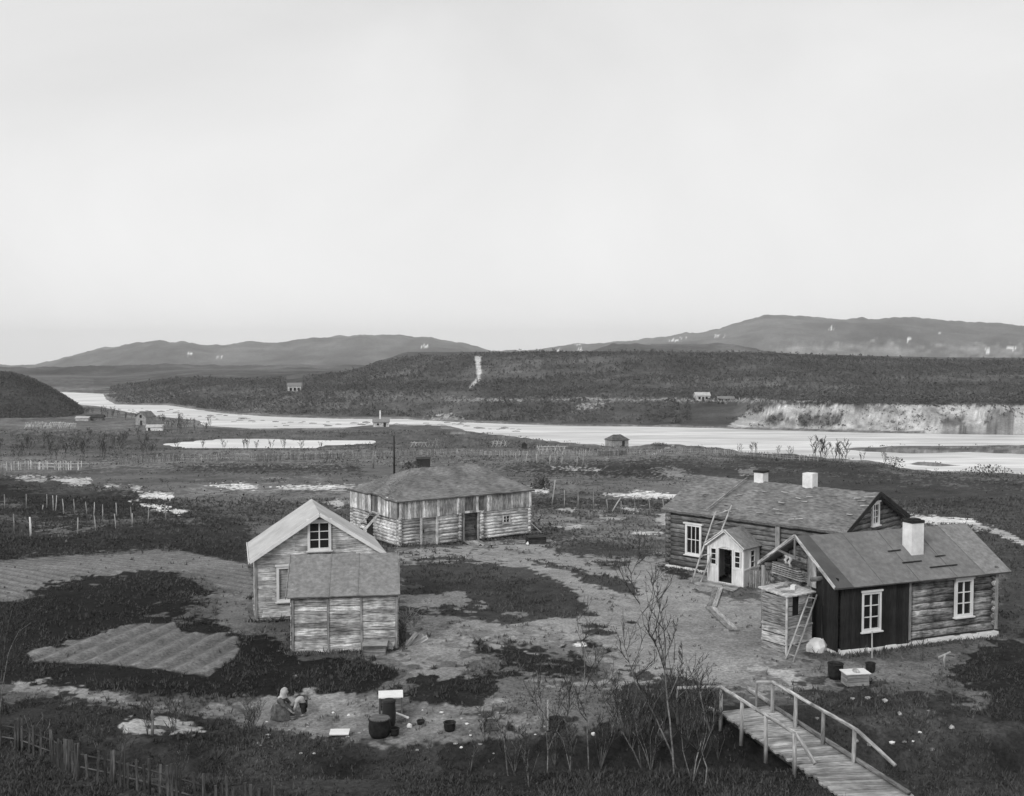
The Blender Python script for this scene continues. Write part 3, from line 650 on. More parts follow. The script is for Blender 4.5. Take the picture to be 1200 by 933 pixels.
def to_local(root, p): return (Matrix.Translation(root.location) @ root.rotation_euler.to_matrix().to_4x4()).inverted() @ Vector(p)

# ================================================================ front right house (black cladding on its corner)
L_, W_, he, hr = 7.05, 3.95, 2.62, 3.86
th_ = .369
E_ = thing('log_house', 'small log house with black tarred corner boards, white chimney and whitewashed foundation', 'house', (11.62, 37.42, 0), th_)
ops_f = [(0.86, 1.66, .78, 2.14), (5.12, 5.90, .92, 2.26)]
m = MB()
log_wall(m, (2.95, 0), (L_, 0), .25, he - .02, .135, 0, [(o[0] - 2.95, o[1] - 2.95, o[2], o[3]) for o in ops_f], flat=.55)
log_wall(m, (0, W_), (L_, W_), .25, he - .02, .135, .16)
log_wall(m, (L_, 0), (L_, W_), .25, hr, .135, .16, (), 1, gable_top(he, hr, W_))
log_wall(m, (0, 1.35), (0, W_), .25, he, .12, 0, (), 1)
gt = gable_top(he, hr, W_)
log_wall(m, (0, 0), (0, W_), he, hr, .12, 0, (), 0, gt)
m.build('log_wall', 'house_log', E_)
m = MB()
core_wall(m, (.0, .03), (L_, .03), .2, he, .1, ops_f); core_wall(m, (0, W_), (L_, W_), .2, he, .1); core_wall(m, (L_, 0), (L_, W_), .2, he, .1, (), hr - .08); core_wall(m, (.06, 0), (.06, W_), .2, he, .1, (), hr - .08)
m.build('dark_backing', 'dark_wood', E_)
m = MB()
boards(m, (-.06, -.06), (2.95, -.06), .12, he - .05, (0, -1), .15, .03, .06, [(o[0] + .06, o[1] + .06, o[2], o[3]) for o in ops_f], .004)
boards(m, (-.06, 1.42), (-.06, -.09), .12, he + .12, (-1, 0), .15, .03, .07, (), .004)
m.build('board_cladding', 'tarred_board', E_)
m = MB(); m.beam((2.98, -.14, .25), (2.98, -.14, he - .1), .1, .06, (0, -1, 0), .3); m.build('corner_board', 'grey_board', E_); m = MB(); m.beam((L_ + .0, -.16, .28), (L_, -.16, he - .15), .12, .05, (0, -1, 0), .8); m.build('corner_board', 'grey_board', E_)
m = MB()
def rubble(m, A0, A1, z0, z1, th, n):
    A0, A1 = Vector((*A0, 0)), Vector((*A1, 0))
    for i in range(n):
        a = A0.lerp(A1, i / n); b = A0.lerp(A1, (i + 1.12) / n); zt = z1 + rnd.uniform(-.03, .02)
        m.beam(a + V3(0, 0, (z0 + zt) / 2), b + V3(0, 0, (z0 + zt) / 2), th * rnd.uniform(.85, 1.1), zt - z0)
rubble(m, (-.1, -.02), (L_ + .05, -.02), -.35, .17, .42, 18); rubble(m, (-.05, 0), (-.05, 1.6), -.35, .14, .36, 5); rubble(m, (L_, 0), (L_, W_), -.35, .15, .36, 9)
m.build('foundation', 'lime', E_)
window(E_, (1.26, -.12, 1.46), (1, 0), (0, -1), .86, 1.42, 2, 3)
window(E_, (5.51, -.12, 1.59), (1, 0), (0, -1), .84, 1.40, 2, 3)
rf, ez, sl = gable_roof(E_, L_, W_, he + .06, hr + .06, .36, .5, .06, 'felt_dark', .004)
c = MB(); cx, cy = 4.08, .98
c.box(cx - .28, cx + .28, cy - .25, cy + .25, 2.8, 4.33); ch = c.build('chimney', 'lime', rf)
c = MB(); c.box(cx - .3, cx + .3, cy - .27, cy + .27, 4.331, 4.43, .4); c.box(cx - .2, cx + .2, cy - .17, cy + .17, 4.432, 4.48, .3); c.build('chimney_cap', 'soot', rf)
for px_, py_, ln in ((2.9, .95, .6), (3.1, .4, .9), (4.75, .55, .5), (4.1, .1, 1.3)):
    c = MB(); z = ez + .06 + (py_ + .36) * sl; c.beam((px_, py_, z - .01), (px_ + ln, py_ + .03, z - .01), .05, .035); c.build('roof_cleat', 'dark_wood', rf)
def felt_strip(x0, x1, x2, x3, mat, y0=-.37, y1=None, lift=.012, nm='felt_strip'):
    y1 = W_ / 2 if y1 is None else y1; zz = lambda y: he + .06 - .36 * sl + (y + .36) * sl + lift; c = MB()
    c.slab((x0, y0, zz(y0)), (x1, y0, zz(y0)), (x2, y1, zz(y1)), (x3, y1, zz(y1)), .01, 6, 10, .003, .5); c.build(nm, mat, rf)
felt_strip(-.51, .3, .1, -.51, 'felt_strip_dark', lift=.022); felt_strip(6.3, 7.56, 7.56, 6.15, 'felt_mid', lift=.022)
for x in (1.6, 3.2, 4.95): felt_strip(x, x + .025, x + .025, x, 'felt_seam', lift=.02, nm='felt_seam')
c = MB()
for sgn, y0 in ((1, -.36), (-1, W_ + .36)):
    c.beam((-.52, y0, ez + .04), (-.52, W_ / 2, hr + .09), .035, .11, tone=.4)
c.build('bargeboard', 'pale_siding', E_)
c = MB(); c.beam((-.5, W_ / 2, hr - .75), (-.5, W_ / 2, hr - .02), .06, .06, (1, 0, 0)); c.beam((-.5, W_ / 2 - .0, hr - .72), (-.5, W_ / 2 + 1.05, hr - .62), .05, .07); c.build('gable_brace', 'grey_board', E_)
c = MB()
boards(c, (-.16, W_ / 2 - .35), (-.16, W_ / 2 - .85), 2.15, 3.2, (-1, 0), .17, .03, 0); c.build('gable_hatch', 'old_plank', E_)
c = MB(); c.log((-.45, W_ + .05, -.1), (-.45, W_ + .05, he - .15), .09); c.build('post', 'grey_board', E_)
c = MB(); c.log((-.6, .85, 2.56), (.1, .85, 2.56), .09); c.build('purlin_end', 'dark_log', E_); c = MB(); c.log((-.45, W_ - .05, 2.5), (.1, W_ - .05, 2.5), .1); c.build('purlin_end', 'dark_log', E_)
# stacked boards seen in the gable and rags hanging from the brace
sp = thing('plank_stack', 'loose grey planks stacked against the gable logs of the black cornered house', 'planks', to_world(E_, (-.3, 2.6, 1.95)), th_)
for k in range(6):
    c = MB(); c.beam((-.05 + .03 * k, -.95 + .1 * k, .35 + k * .07), (-.02 + .03 * k, .95 + .04 * k, .33 + k * .07), .16, .04); c.build('plank', 'old_plank', sp)
for k, (dy, l_, lab) in enumerate(((.28, .42, 'longer pale rag hanging from the gable brace'), (.52, .34, 'shorter pale rag hanging from the gable brace, nearer the back eave'))):
    c = MB(); b = to_world(E_, (-.5, W_ / 2 + dy, hr - .72)); vs = []
    n_ = 8
    for i in range(n_ + 1):
        for j in range(4): vs.append((.05 * math.sin(j * 2.1 + i), (j - 1.5) * (.07 - .004 * i) + .02 * math.sin(i * 1.7), -l_ * i / n_))
    fs = [(i * 4 + j, i * 4 + j + 1, (i + 1) * 4 + j + 1, (i + 1) * 4 + j) for i in range(n_) for j in range(3)]
    c.add(vs, fs, [((0, 0), (1, 0), (1, 1), (0, 1))] * len(fs), .5, True)
    o = c.build('hanging_rag', 'cloth_white'); o.location = b; o.rotation_euler.z = th_
    md = o.modifiers.new('thick', 'SOLIDIFY'); md.thickness = .012
    tag(o, lab, 'rag', 'rags hung up in the gable')

# ================================================================ long house behind it
LD, WD, heD, hrD, thD = 9.276, 5.6, 2.95, 4.25, -.77
D_ = thing('log_house', 'long dark log house with white windows, bark roof and two white chimneys', 'house', (7.84, 52.72, 0), thD)
win = (1.35, 2.0)
ops_d = [(1.10, 1.92, .85, 2.28), (3.5, 4.5, 0, 1.9)]
m = MB()
log_wall(m, (0, 0), (LD, 0), .2, heD - .05, .12, .2, ops_d, flat=.7); log_wall(m, (0, WD), (LD, WD), .2, heD - .05, .12, .2)
log_wall(m, (0, 0), (0, WD), .2, hrD, .12, .2, (), 1, gable_top(heD, hrD, WD)); log_wall(m, (LD, 0), (LD, WD), .2, hrD, .12, .2, (), 1, gable_top(heD, hrD, WD))
m.build('log_wall', 'dark_log', D_)
m = MB(); core_wall(m, (0, 0), (LD, 0), .1, heD, .08, ops_d); core_wall(m, (0, WD), (LD, WD), .1, heD, .08); core_wall(m, (0, 0), (0, WD), .1, heD, .08, (), hrD - .1); core_wall(m, (LD, 0), (LD, WD), .1, heD, .08, (), hrD - .1)
m.build('dark_backing', 'dark_wood', D_)
m = MB(); rubble(m, (-.1, -.05), (3.2, -.05), -.4, .14, .3, 9); m.build('foundation', 'lime', D_); m = MB(); rubble(m, (5.3, -.05), (LD, -.05), -.4, .12, .3, 9); m.build('foundation', 'lime', D_)
window(D_, (1.51, -.13, 1.56), (1, 0), (0, -1), .92, 1.5, 3, 2, fw=.1, head=.1)
window(D_, (LD + .13, WD / 2 - .05, 3.36), (0, 1), (1, 0), .72, 1.05, 2, 3, fw=.1, head=.05)
m = MB(); m.beam((6.15, -.2, .1), (6.15, -.2, heD - .1), .22, .08, (0, -1, 0), .6); m.build('corner_board', 'grey_board', D_)
rfD, ezD, slD = gable_roof(D_, LD, WD, heD + .08, hrD + .08, .32, .32, .12, 'turf_roof', .03, 46, 14)
for cx, w_, zt, cap in ((3.4, .5, 4.76, 1), (6.05, .52, 4.94, 0)):
    c = MB(); c.box(cx - w_ / 2, cx + w_ / 2, WD / 2 - w_ / 2 + .1, WD / 2 + w_ / 2 + .1, 4.0, zt); c.build('chimney', 'lime', rfD)
    if cap: c = MB(); c.box(cx - w_ / 2 - .04, cx + w_ / 2 + .04, WD / 2 - w_ / 2 + .06, WD / 2 + w_ / 2 + .14, zt + .002, zt + .1); c.build('chimney_cap', 'soot', rfD)
c = MB()
for sgn, y0 in ((1, -.32), (-1, WD + .32)): c.beam((LD + .34, y0, ezD + .0), (LD + .34, WD / 2, hrD + .04), .035, .2, tone=.2)
c.build('bargeboard', 'dark_wood', D_)
for k in range(26):
    c = MB(); x = rnd.uniform(0, LD); y = rnd.uniform(-.2, WD / 2 - .3); z = ezD + .08 + (y + .32) * slD; a = rnd.uniform(-.3, .3)
    c.beam((x, y, z + .02), (x + rnd.uniform(.2, .5), y + a * .3, z + .02 + a * .3 * slD), rnd.uniform(.04, .1), .025); c.build('bark_strip', 'post_wood', rfD)
def on_roofD(x, y, dz=.06): return to_world(D_, (x, y, ezD + .08 + (y + .32) * slD + dz))
# pole lying up the roof
p0, p1 = on_roofD(2.3, -.2, .12), on_roofD(2.75, WD / 2 - .15, .12)
c = MB(); c.tube([Vector((0, 0, 0)), (p1 - p0) * .5 + V3(0, 0, .015), p1 - p0], [.04, .036, .03]); o = c.build('roof_pole', 'post_wood'); o.location = p0
tag(o, 'thin pale pole lying up the slope of the bark roof', 'pole')
# ladder against the long house
eD = to_world(D_, (2.2, -.32, ezD))
f0, f1 = ground(810.5, 682.8), ground(820.8, 683.7)
top0, top1 = to_world(D_, (3.02, -.5, ezD + .28)), to_world(D_, (3.75, -.28, ezD + .62))
ladder('ladder', 'tall pale pole ladder leaning on the eave beside the white porch', f0, top0, f1, top1, 7, .042, 'post_wood')

# porch
P_ = MB(); px0, px1, pd, ph, pr = 3.27, 5.12, 1.42, 1.84, 2.5
mid = (px0 + px1) / 2
opf = [(mid - .37 - px0, mid + .37 - px0, 0.08, 1.62), (.13, .44, .85, 1.6), (1.41, 1.72, .85, 1.6)]
boards(P_, (px0, -pd), (px1, -pd), lambda s: -.05, lambda s: ph + (pr - ph) * (1 - abs(s - (px1 - px0) / 2) / ((px1 - px0) / 2)) - .03, (0, -1), .092, .03, 0, opf, .002)
boards(P_, (px0, 0), (px0, -pd), -.05, ph, (-1, 0), .1, .03, 0, [(.55, .9, .8, 1.6)], .002)
boards(P_, (px1, -pd), (px1, -.1), -.05, ph, (1, 0), .1, .03, 0, [(.5, .88, .8, 1.6)], .002)
por = P_.build('porch', 'porch_paint', D_)
c = MB()
for x in (px0, px1): c.beam((x, -pd - .02, -.05), (x, -pd - .02, ph), .1, .1, (0, -1, 0), .6)
for sg in (-1, 1): c.beam((mid + sg * ((px1 - px0) / 2 + .12), -pd - .2, ph - .1), (mid, -pd - .2, pr + .02), .04, .12, tone=.6)
c.beam((px0, -pd - .045, .78), (mid - .42, -pd - .045, .78), .03, .06, tone=.6); c.beam((mid + .42, -pd - .045, .78), (px1, -pd - .045, .78), .03, .06, tone=.6)
c.beam((px1 + .045, -pd, .78), (px1 + .045, -.1, .78), .03, .06, tone=.6)
c.build('porch_trim', 'white_paint', por)
c = MB()
for sg in (-1, 1):
    ex = mid + sg * ((px1 - px0) / 2 + .16)
    c.slab((ex, -pd - .22, ph - .08), (ex, 0, ph - .08), (mid, 0.3, pr + .05), (mid, -pd - .22, pr + .05), .05, 8, 6, .008, .5)
c.build('porch_roof', 'felt_mid', por)
c = MB()
for s in (-1, 1): c.beam((mid + s * .39, -pd - .04, .02), (mid + s * .39, -pd - .04, 1.62), .06, .07, (0, -1, 0), .5)
c.beam((mid - .42, -pd - .04, 1.64), (mid, -pd - .04, 1.78), .07, .06, tone=.5); c.beam((mid, -pd - .04, 1.78), (mid + .42, -pd - .04, 1.64), .07, .06, tone=.5)
c.build('door_frame', 'white_paint', por)
def small_win(cx, cy, ax, nr, w, h, z=1.22):
    f = MB(); c_ = Vector((cx, cy, z)); a = Vector((*ax, 0)); n = Vector((*nr, 0)); up = V3(0, 0, 1)
    for s in (-1, 1):
        f.beam(c_ + a * s * w / 2 - up * h / 2, c_ + a * s * w / 2 + up * h / 2, .05, .06, n, .5)
        f.beam(c_ - a * w / 2 + up * s * h / 2, c_ + a * w / 2 + up * s * h / 2, .065, .05, tone=.5)
    for k in (-1, 1): f.beam(c_ - a * w / 2 + up * k * h / 6, c_ + a * w / 2 + up * k * h / 6, .05, .025, tone=.5)
    f.beam(c_ - up * h / 2 - n * .02, c_ + up * h / 2 - n * .02, w, .01, n, .5) if False else None
    f.build('window', 'white_paint', por)
    g = MB(); g.beam(c_ - a * w / 2 - n * .015, c_ + a * w / 2 - n * .015, .008, h, tone=.5); g.build('pane', 'glass', por)
small_win(px0 + .285, -pd - .04, (1, 0), (0, -1), .3, .76); small_win(px0 + 1.565, -pd - .04, (1, 0), (0, -1), .3, .76)
small_win(px1 + .045, -pd + .69, (0, 1), (1, 0), .36, .8); small_win(px0 - .045, -pd + .69, (0, 1), (-1, 0), .34, .78)
c = MB(); c.box(px0 + .03, px1 - .03, -pd + .03, -.14, .02, .06, .4); c.build('porch_floor', 'dark_wood', por)
c = MB()
for k in range(5): c.beam((px0 - .15 + .03 * k, -pd - .25 - .2 * k, .05), (px1 + .0 + .05 * k, -pd - .25 - .2 * k, .04), .185, .04)
c.build('doorstep', 'old_plank', por)
# small picket fence beside the porch
pf = thing('picket_fence', 'short low picket fence closing the corner right of the white porch', 'fence', to_world(D_, (5.35, -1.25, 0)), thD)
c = MB()
for k in range(15):
    x = .02 + k * .1; h_ = .82 + rnd.uniform(-.03, .03); c.beam((x, 0, -.05), (x + rnd.uniform(-.01, .01), 0, h_), .07, .02, (0, -1, 0))
c.build('pickets', 'fence_wood', pf)
for z in (.2, .62): c = MB(); c.beam((0, .03, z), (1.5, .03, z), .04, .06); c.build('rail', 'fence_wood', pf)
# gangway of planks from the doorstep
def plank_on_ground(p, q, w, lab, nm='plank', n=2, lift=.05):
    p, q = Vector(p), Vector(q); t_ = thing(nm, lab, 'plank', p, 0, 'plank walk from the porch'); d = (q - p); s = d.cross(V3(0, 0, 1)).normalized() * w / n
    for k in range(n):
        c = MB(); o = s * (k - (n - 1) / 2); c.beam(o + V3(0, 0, lift), d + o + V3(0, 0, lift), w / n * .94, .04); c.build('board', 'old_plank', t_)
plank_on_ground(ground(842, 690), ground(834, 712), .42, 'upper pale plank of the walk leading down from the porch step')
plank_on_ground(ground(832, 713), ground(860, 740), .40, 'lower pale plank of the walk, ending nearer the camera')
for k, (a, b, l) in enumerate(((827, 837, 'short crosspiece under the joint of the plank walk'), (848, 860, 'short crosspiece under the lower end of the plank walk'))):
    p, q = ground(a, 713 + k * 26), ground(b, 712.5 + k * 27); c = MB(); c.beam(V3(0, 0, .02), q - p + V3(0, 0, .02), .12, .05); o = c.build('crosspiece', 'old_plank'); o.location = p; tag(o, l, 'plank')

# ================================================================ tall box closet against the gable
X_ = thing('storage_box', 'tall pale board closet with a littered flat top against the gable', 'closet', (9.68, 37.2, -.02), .60)
c = MB(); bw_, bd, bh = 1.3, 1.12, 2.12
hboards(c, (bw_, 0), (0, 0), 0, bh, (0, -1), .3, .03, 0); c.build('side_panel', 'dark_log', X_) if False else None
c = MB(); hboards(c, (0, 0), (bw_, 0), .02, bh, (0, -1), .35, .03, 0, [(.25, .6, 1.5, 1.9)]); c.build('side_panel', 'old_plank', X_)
c = MB(); hboards(c, (0, bd), (0, 0), .02, bh, (-1, 0), .35, .03, 0); c.build('front_panel', 'weathered_wood', X_)
c = MB(); c.box(.03, bw_, .02, bd, .05, bh - .05, .3); c.build('interior', 'inside', X_)
c = MB()
for z in (.42, 1.02): c.beam((-.05, bd, z), (-.05, -.05, z), .045, .05); c.beam((-.03, -.05, z), (bw_, -.05, z), .045, .05)
c.beam((-.04, -.04, 0), (-.04, -.04, bh), .06, .06, (1, 0, 0)); c.build('batten', 'pale_siding', X_)
c = MB(); c.slab((-.12, -.12, bh + .05), (bw_ + .1, -.12, bh + .05), (bw_ + .1, bd + .12, bh + .16), (-.12, bd + .12, bh + .16), .05, 6, 6, .004, .6); c.build('top', 'pale_siding', X_)
for k, (x, y, sx, sy, sz, l) in enumerate(((.1, .3, .5, .09, .05, 'short grey batten lying on the closet top near its corner'), (.3, .7, .75, .12, .04, 'long grey board lying across the closet top'), (.75, .3, .22, .16, .16, 'small pale block on the closet top'), (.35, .1, .12, .3, .05, 'narrow offcut lying lengthwise on the closet top'), (.9, .75, .3, .2, .1, 'flat dark piece of wood at the back of the closet top'))):
    c = MB(); c.box(0, sx, 0, sy, 0, sz); o = c.build('wood_scrap', 'old_plank' if k != 2 else 'white_paint'); o.location = to_world(X_, (x, y, bh + .06 + (y + .12) * .08)); o.rotation_euler.z = .60 + (k % 3) * .35 - .3; tag(o, l, 'board', 'scraps of wood on the closet top')
ladder('ladder', 'short dark ladder leaning on the black tarred gable', ground(920.9, 773.9), (10.63, 37.75, 2.09), ground(929.6, 776.6), (10.88, 37.7, 2.07), 7, .036, 'old_plank')
p = ground(963, 765); q = to_world(E_, (-.2, .75, 1.6)); c = MB(); c.tube([V3(0, 0, 0), q - p], [.03, .02]); o = c.build('prop_pole', 'dark_wood'); o.location = p; tag(o, 'thin dark pole propped on the black gable', 'pole')
p = ground(1022, 772); q = to_world(E_, (1.25, -.2, .75)); c = MB(); c.tube([V3(0, 0, 0), q - p], [.03, .025]); o = c.build('prop_pole', 'old_plank'); o.location = p; tag(o, 'short pole leaning under the left window of the black cornered house', 'pole')
# whitewashed boulder at the corner
def rock(name, loc, s, mat, lab, cat='stone', group=None, sub=2):
    import bmesh
    bm = bmesh.new(); bmesh.ops.create_icosphere(bm, subdivisions=sub, radius=1)
    f = [rnd.uniform(0, 9) for _ in range(3)]
    for v in bm.verts:
        k = 1 + .22 * math.sin(v.co.x * 2.3 + f[0]) + .18 * math.sin(v.co.y * 2.9 + f[1]) + .12 * math.sin(v.co.z * 4.1 + f[2]); v.co = Vector((v.co.x * s[0] * k, v.co.y * s[1] * k, v.co.z * s[2] * k))
    me = bpy.data.meshes.new(name); bm.to_mesh(me); bm.free(); a = me.attributes.new('tone', 'FLOAT', 'POINT'); a.data.foreach_set('value', [rnd.random()] * len(me.vertices))
    me.materials.append(M[mat]); o = bpy.data.objects.new(name, me); COL.objects.link(o); o.location = loc; tag(o, lab, cat, group); return o
rock('boulder', ground(954, 764), (.4, .35, .36), 'lime', 'big whitewashed boulder at the foot of the black tarred corner')

# ================================================================ left pair: house and shed
A_ = thing('plank_house', 'small pale house with a light felt roof and white attic window', 'house', (-5.41, 43.35, 0), 1.83)
LA, WA, heA, hrA = 3.75, 4.9, 2.58, 4.2
m = MB()
wA = (WA / 2 - .42, WA / 2 + .42)
opA = [(WA / 2 - .42, WA / 2 + .42, 2.78, 3.92), (3.2, 4.1, .85, 2.05)]
def inv(o): return o
hz_ = []
def sided(m, z0, z1, A0, A1, n, ops, top):
    A0_, A1_ = Vector((*A0, 0)), Vector((*A1, 0)); Lw = (A1_ - A0_).length; d = (A1_ - A0_) / Lw; n = Vector((*n, 0)); h = .165; z = z0 + h / 2
    while z < z1:
        a, b = 0, Lw
        if top and z > top.he:
            t_ = top(z)
            if t_ is None: break
            a, b = t_
        for p, q in cutlist(a, b, z, h / 2, ops):
            cuts = [p] + sorted(rnd.uniform(p, q) for _ in range(rnd.choice((0, 1, 1, 2)))) + [q]
            for u, v in zip(cuts, cuts[1:]):
                o = n * (.05 + rnd.uniform(0, .012)); m.beam(A0_ + d * u + o + V3(0, 0, z), A0_ + d * (v - .006) + o + V3(0, 0, z), .03, h * .94)
        z += h
sided(m, .12, hrA, (0, 0), (0, WA), (-1, 0), opA, gable_top(heA, hrA, WA, .02)); sided(m, .12, heA, (0, WA), (LA, WA), (0, 1), (), None)
sided(m, .12, heA, (0, 0), (LA, 0), (0, -1), (), None); sided(m, .12, hrA, (LA, 0), (LA, WA), (1, 0), (), gable_top(heA, hrA, WA, .02))
m.build('siding', 'pale_siding', A_)
m = MB(); core_wall(m, (.0, 0), (.0, WA), 0, heA, .06, [opA[1]], hrA - .03); core_wall(m, (LA, 0), (LA, WA), 0, heA, .06, (), hrA - .03); core_wall(m, (0, 0), (LA, 0), 0, heA, .06); core_wall(m, (0, WA), (LA, WA), 0, heA, .06)
m.build('frame_wall', 'dark_wood', A_)
m = MB(); m.beam((-.09, WA + .05, 0), (-.09, WA + .05, heA - .05), .1, .03, (1, 0, 0), .6); m.beam((-.03, WA + .09, 0), (-.03, WA + .09, heA - .05), .03, .1, (1, 0, 0), .6); m.beam((-.09, 0, 0), (-.09, 0, heA), .1, .03, (1, 0, 0), .6); m.build('corner_board', 'grey_board', A_)
m = MB(); rubble(m, (0, 0), (0, WA), -.35, .1, .25, 9); rubble(m, (0, WA), (LA, WA), -.35, .1, .25, 8); m.build('foundation', 'stone', A_)
window(A_, (-.08, WA / 2, 3.33), (0, 1), (-1, 0), .94, 1.2, 2, 3, fw=.1, head=.03)
w2 = window(A_, (-.08, 3.65, 1.45), (0, 1), (-1, 0), 1.0, 1.42, 1, 1, fw=.1, head=.05, glass='old_plank', label='boarded lower window in a white casing, partly behind the shed')
rfA, ezA, slA = gable_roof(A_, LA, WA, heA + .06, hrA + .06, .3, .32, .06, 'felt_pale', .006)
c = MB()
for y0 in (-.3, WA + .3): c.beam((-.345, y0, ezA - .02), (-.345, WA / 2, hrA + .02), .035, .14, tone=.5)
c.build('bargeboard', 'white_paint', A_)
c = MB(); c.beam((-.345, WA + .33, ezA - .03), (LA + .32, WA + .33, ezA - .03), .03, .1, tone=.5); c.build('fascia', 'white_paint', A_)

B_ = thing('plank_shed', 'weathered plank shed with patched felt roof and vertical battens, in front of the pale house', 'shed', (-7.84, 37.6, -.02), .12)
LB, WB, heB, hrB = 3.72, 3.9, 2.12, 3.12
m = MB(); sp_ = (LB * .345, LB * .66)
hboards(m, (0, 0), (LB, 0), .02, heB, (0, -1), .15, .03, .02, (), 1, sp_); hboards(m, (0, WB), (0, 0), .02, heB, (-1, 0), .15, .03, .02); hboards(m, (LB, 0), (LB, WB), .02, heB, (1, 0), .15, .03, .02)
for x in (0, LB):
    for k in range(7):
        z = heB + k * .14 + .07; hw = (1 - (z - heB) / (hrB - heB)) * WB / 2 - .03
        if hw > .1: m.beam((x, WB / 2 - hw, z), (x, WB / 2 + hw, z), .05, .135)
m.build('siding', 'shed_siding', B_)
m = MB(); core_wall(m, (0, 0), (LB, 0), 0, heB, .03); core_wall(m, (0, WB), (LB, WB), 0, heB, .03); core_wall(m, (0, 0), (0, WB), 0, heB, .03); core_wall(m, (LB, 0), (LB, WB), 0, heB, .03); m.build('frame_wall', 'dark_wood', B_)
for x in (.03, sp_[0], sp_[1], LB - .03):
    m = MB(); m.beam((x, -.075, -.02), (x + rnd.uniform(-.02, .02), -.075, heB - .02), .075, .04, (0, -1, 0), .15 + .3 * rnd.random()); m.build('batten', 'old_plank', B_)
rfB = MB(); slB = (hrB - heB) / (WB / 2)
rfB.slab((-.14, -.22, heB - .22 * slB + .05), (LB + .1, -.2, heB - .2 * slB + .05), (LB + .06, WB / 2, hrB + .05), (-.2, WB / 2, hrB + .05), .05, 20, 8, .012, .5)
rfB.slab((-.2, WB + .22, heB - .22 * slB + .05), (LB + .06, WB + .22, heB - .22 * slB + .05), (LB + .06, WB / 2 + .003, hrB + .05), (-.2, WB / 2 + .003, hrB + .05), .05, 16, 6, .012, .5)
rB = rfB.build('roof', 'felt_mid', B_)
m = MB()
for x in (1.3, 2.32): m = MB(); m.beam((x, -.2, heB - .2 * slB + .068), (x + .02, WB / 2, hrB + .068), .035, .012, tone=.3); m.build('roof_seam', 'felt_mid', rB)
m = MB(); m.beam((-.2, -.2, heB - .2 * slB + .02), (-.2, WB / 2, hrB + .02), .03, .1, tone=.2); m.build('verge_board', 'grey_board', rB); m = MB(); m.beam((LB + .1, -.2, heB - .2 * slB + .02), (LB + .1, WB / 2, hrB + .02), .03, .1, tone=.2); m.build('verge_board', 'grey_board', rB)
# crate at the shed's foot, boards behind its corner
def crate(name, lab, loc, rz, sx, sy, sz, mat='old_plank', lid=None, cat='crate', slats=3):
    t_ = thing(name, lab, cat, loc, rz); c = MB(); h = sz / slats
    for k in range(slats):
        z = h * (k + .5)
        c.beam((-sx / 2, -sy / 2, z), (sx / 2, -sy / 2, z), .025, h * .9); c.beam((-sx / 2, sy / 2, z), (sx / 2, sy / 2, z), .025, h * .9)
        c.beam((-sx / 2, -sy / 2, z), (-sx / 2, sy / 2, z), .025, h * .88); c.beam((sx / 2, -sy / 2, z), (sx / 2, sy / 2, z), .025, h * .88)
    c.build('side_boards', mat, t_)
    for a in (-1, 1):
        for b in (-1, 1):
            c = MB(); c.beam((a * (sx / 2 - .03), b * (sy / 2 - .03), 0), (a * (sx / 2 - .03), b * (sy / 2 - .03), sz), .045, .045, (1, 0, 0)); c.build('corner_post', mat, t_)
    c = MB(); c.box(-sx / 2 + .02, sx / 2 - .02, -sy / 2 + .02, sy / 2 - .02, .03, .06); c.build('bottom', mat, t_)
    if lid: c = MB(); c.slab((-sx / 2 - .05, -sy / 2 - .05, sz + .03), (sx / 2 + .05, -sy / 2 - .05, sz + .03), (sx / 2 + .05, sy / 2 + .05, sz + .05), (-sx / 2 - .05, sy / 2 + .05, sz + .05), .03, 5, 4, .002, .6); c.build('lid', lid, t_)
    return t_
crate('crate', 'low slatted grey crate at the foot of the plank shed', to_world(B_, (LB * .79, -.42, 0)), .05, .78, .5, .36, 'dark_log', 'old_plank')
w_ = thing('plank_stack', 'short light boards leaning at the right corner of the plank shed', 'planks', to_world(B_, (LB + .25, .2, 0)), .0)
for k in range(4): c = MB(); c.beam((.1 * k, .1 * k, .0), (.45 + .12 * k, .25 + .1 * k, .5 - .08 * k), .14, .03, (0, -1, 0)); c.build('plank', 'post_wood', w_)
br = thing('brush_heap', 'tangle of pale dry twigs beside the right end of the shed roof', 'twigs', to_world(B_, (LB + .45, 2.6, 0)), 0)
c = MB()
for k in range(40):
    a = rnd.uniform(0, 6.28); l_ = rnd.uniform(.3, .9); b = V3(rnd.uniform(-.3, .3), rnd.uniform(-.3, .3), rnd.uniform(0, .5)); c.tube([b, b + V3(math.cos(a) * l_ * .5, math.sin(a) * l_ * .3, .2 + rnd.random() * .3), b + V3(math.cos(a) * l_, math.sin(a) * l_ * .5, .1 + rnd.random() * .4)], [.012, .01, .005], 4)
c.build('twigs', 'post_wood', br)

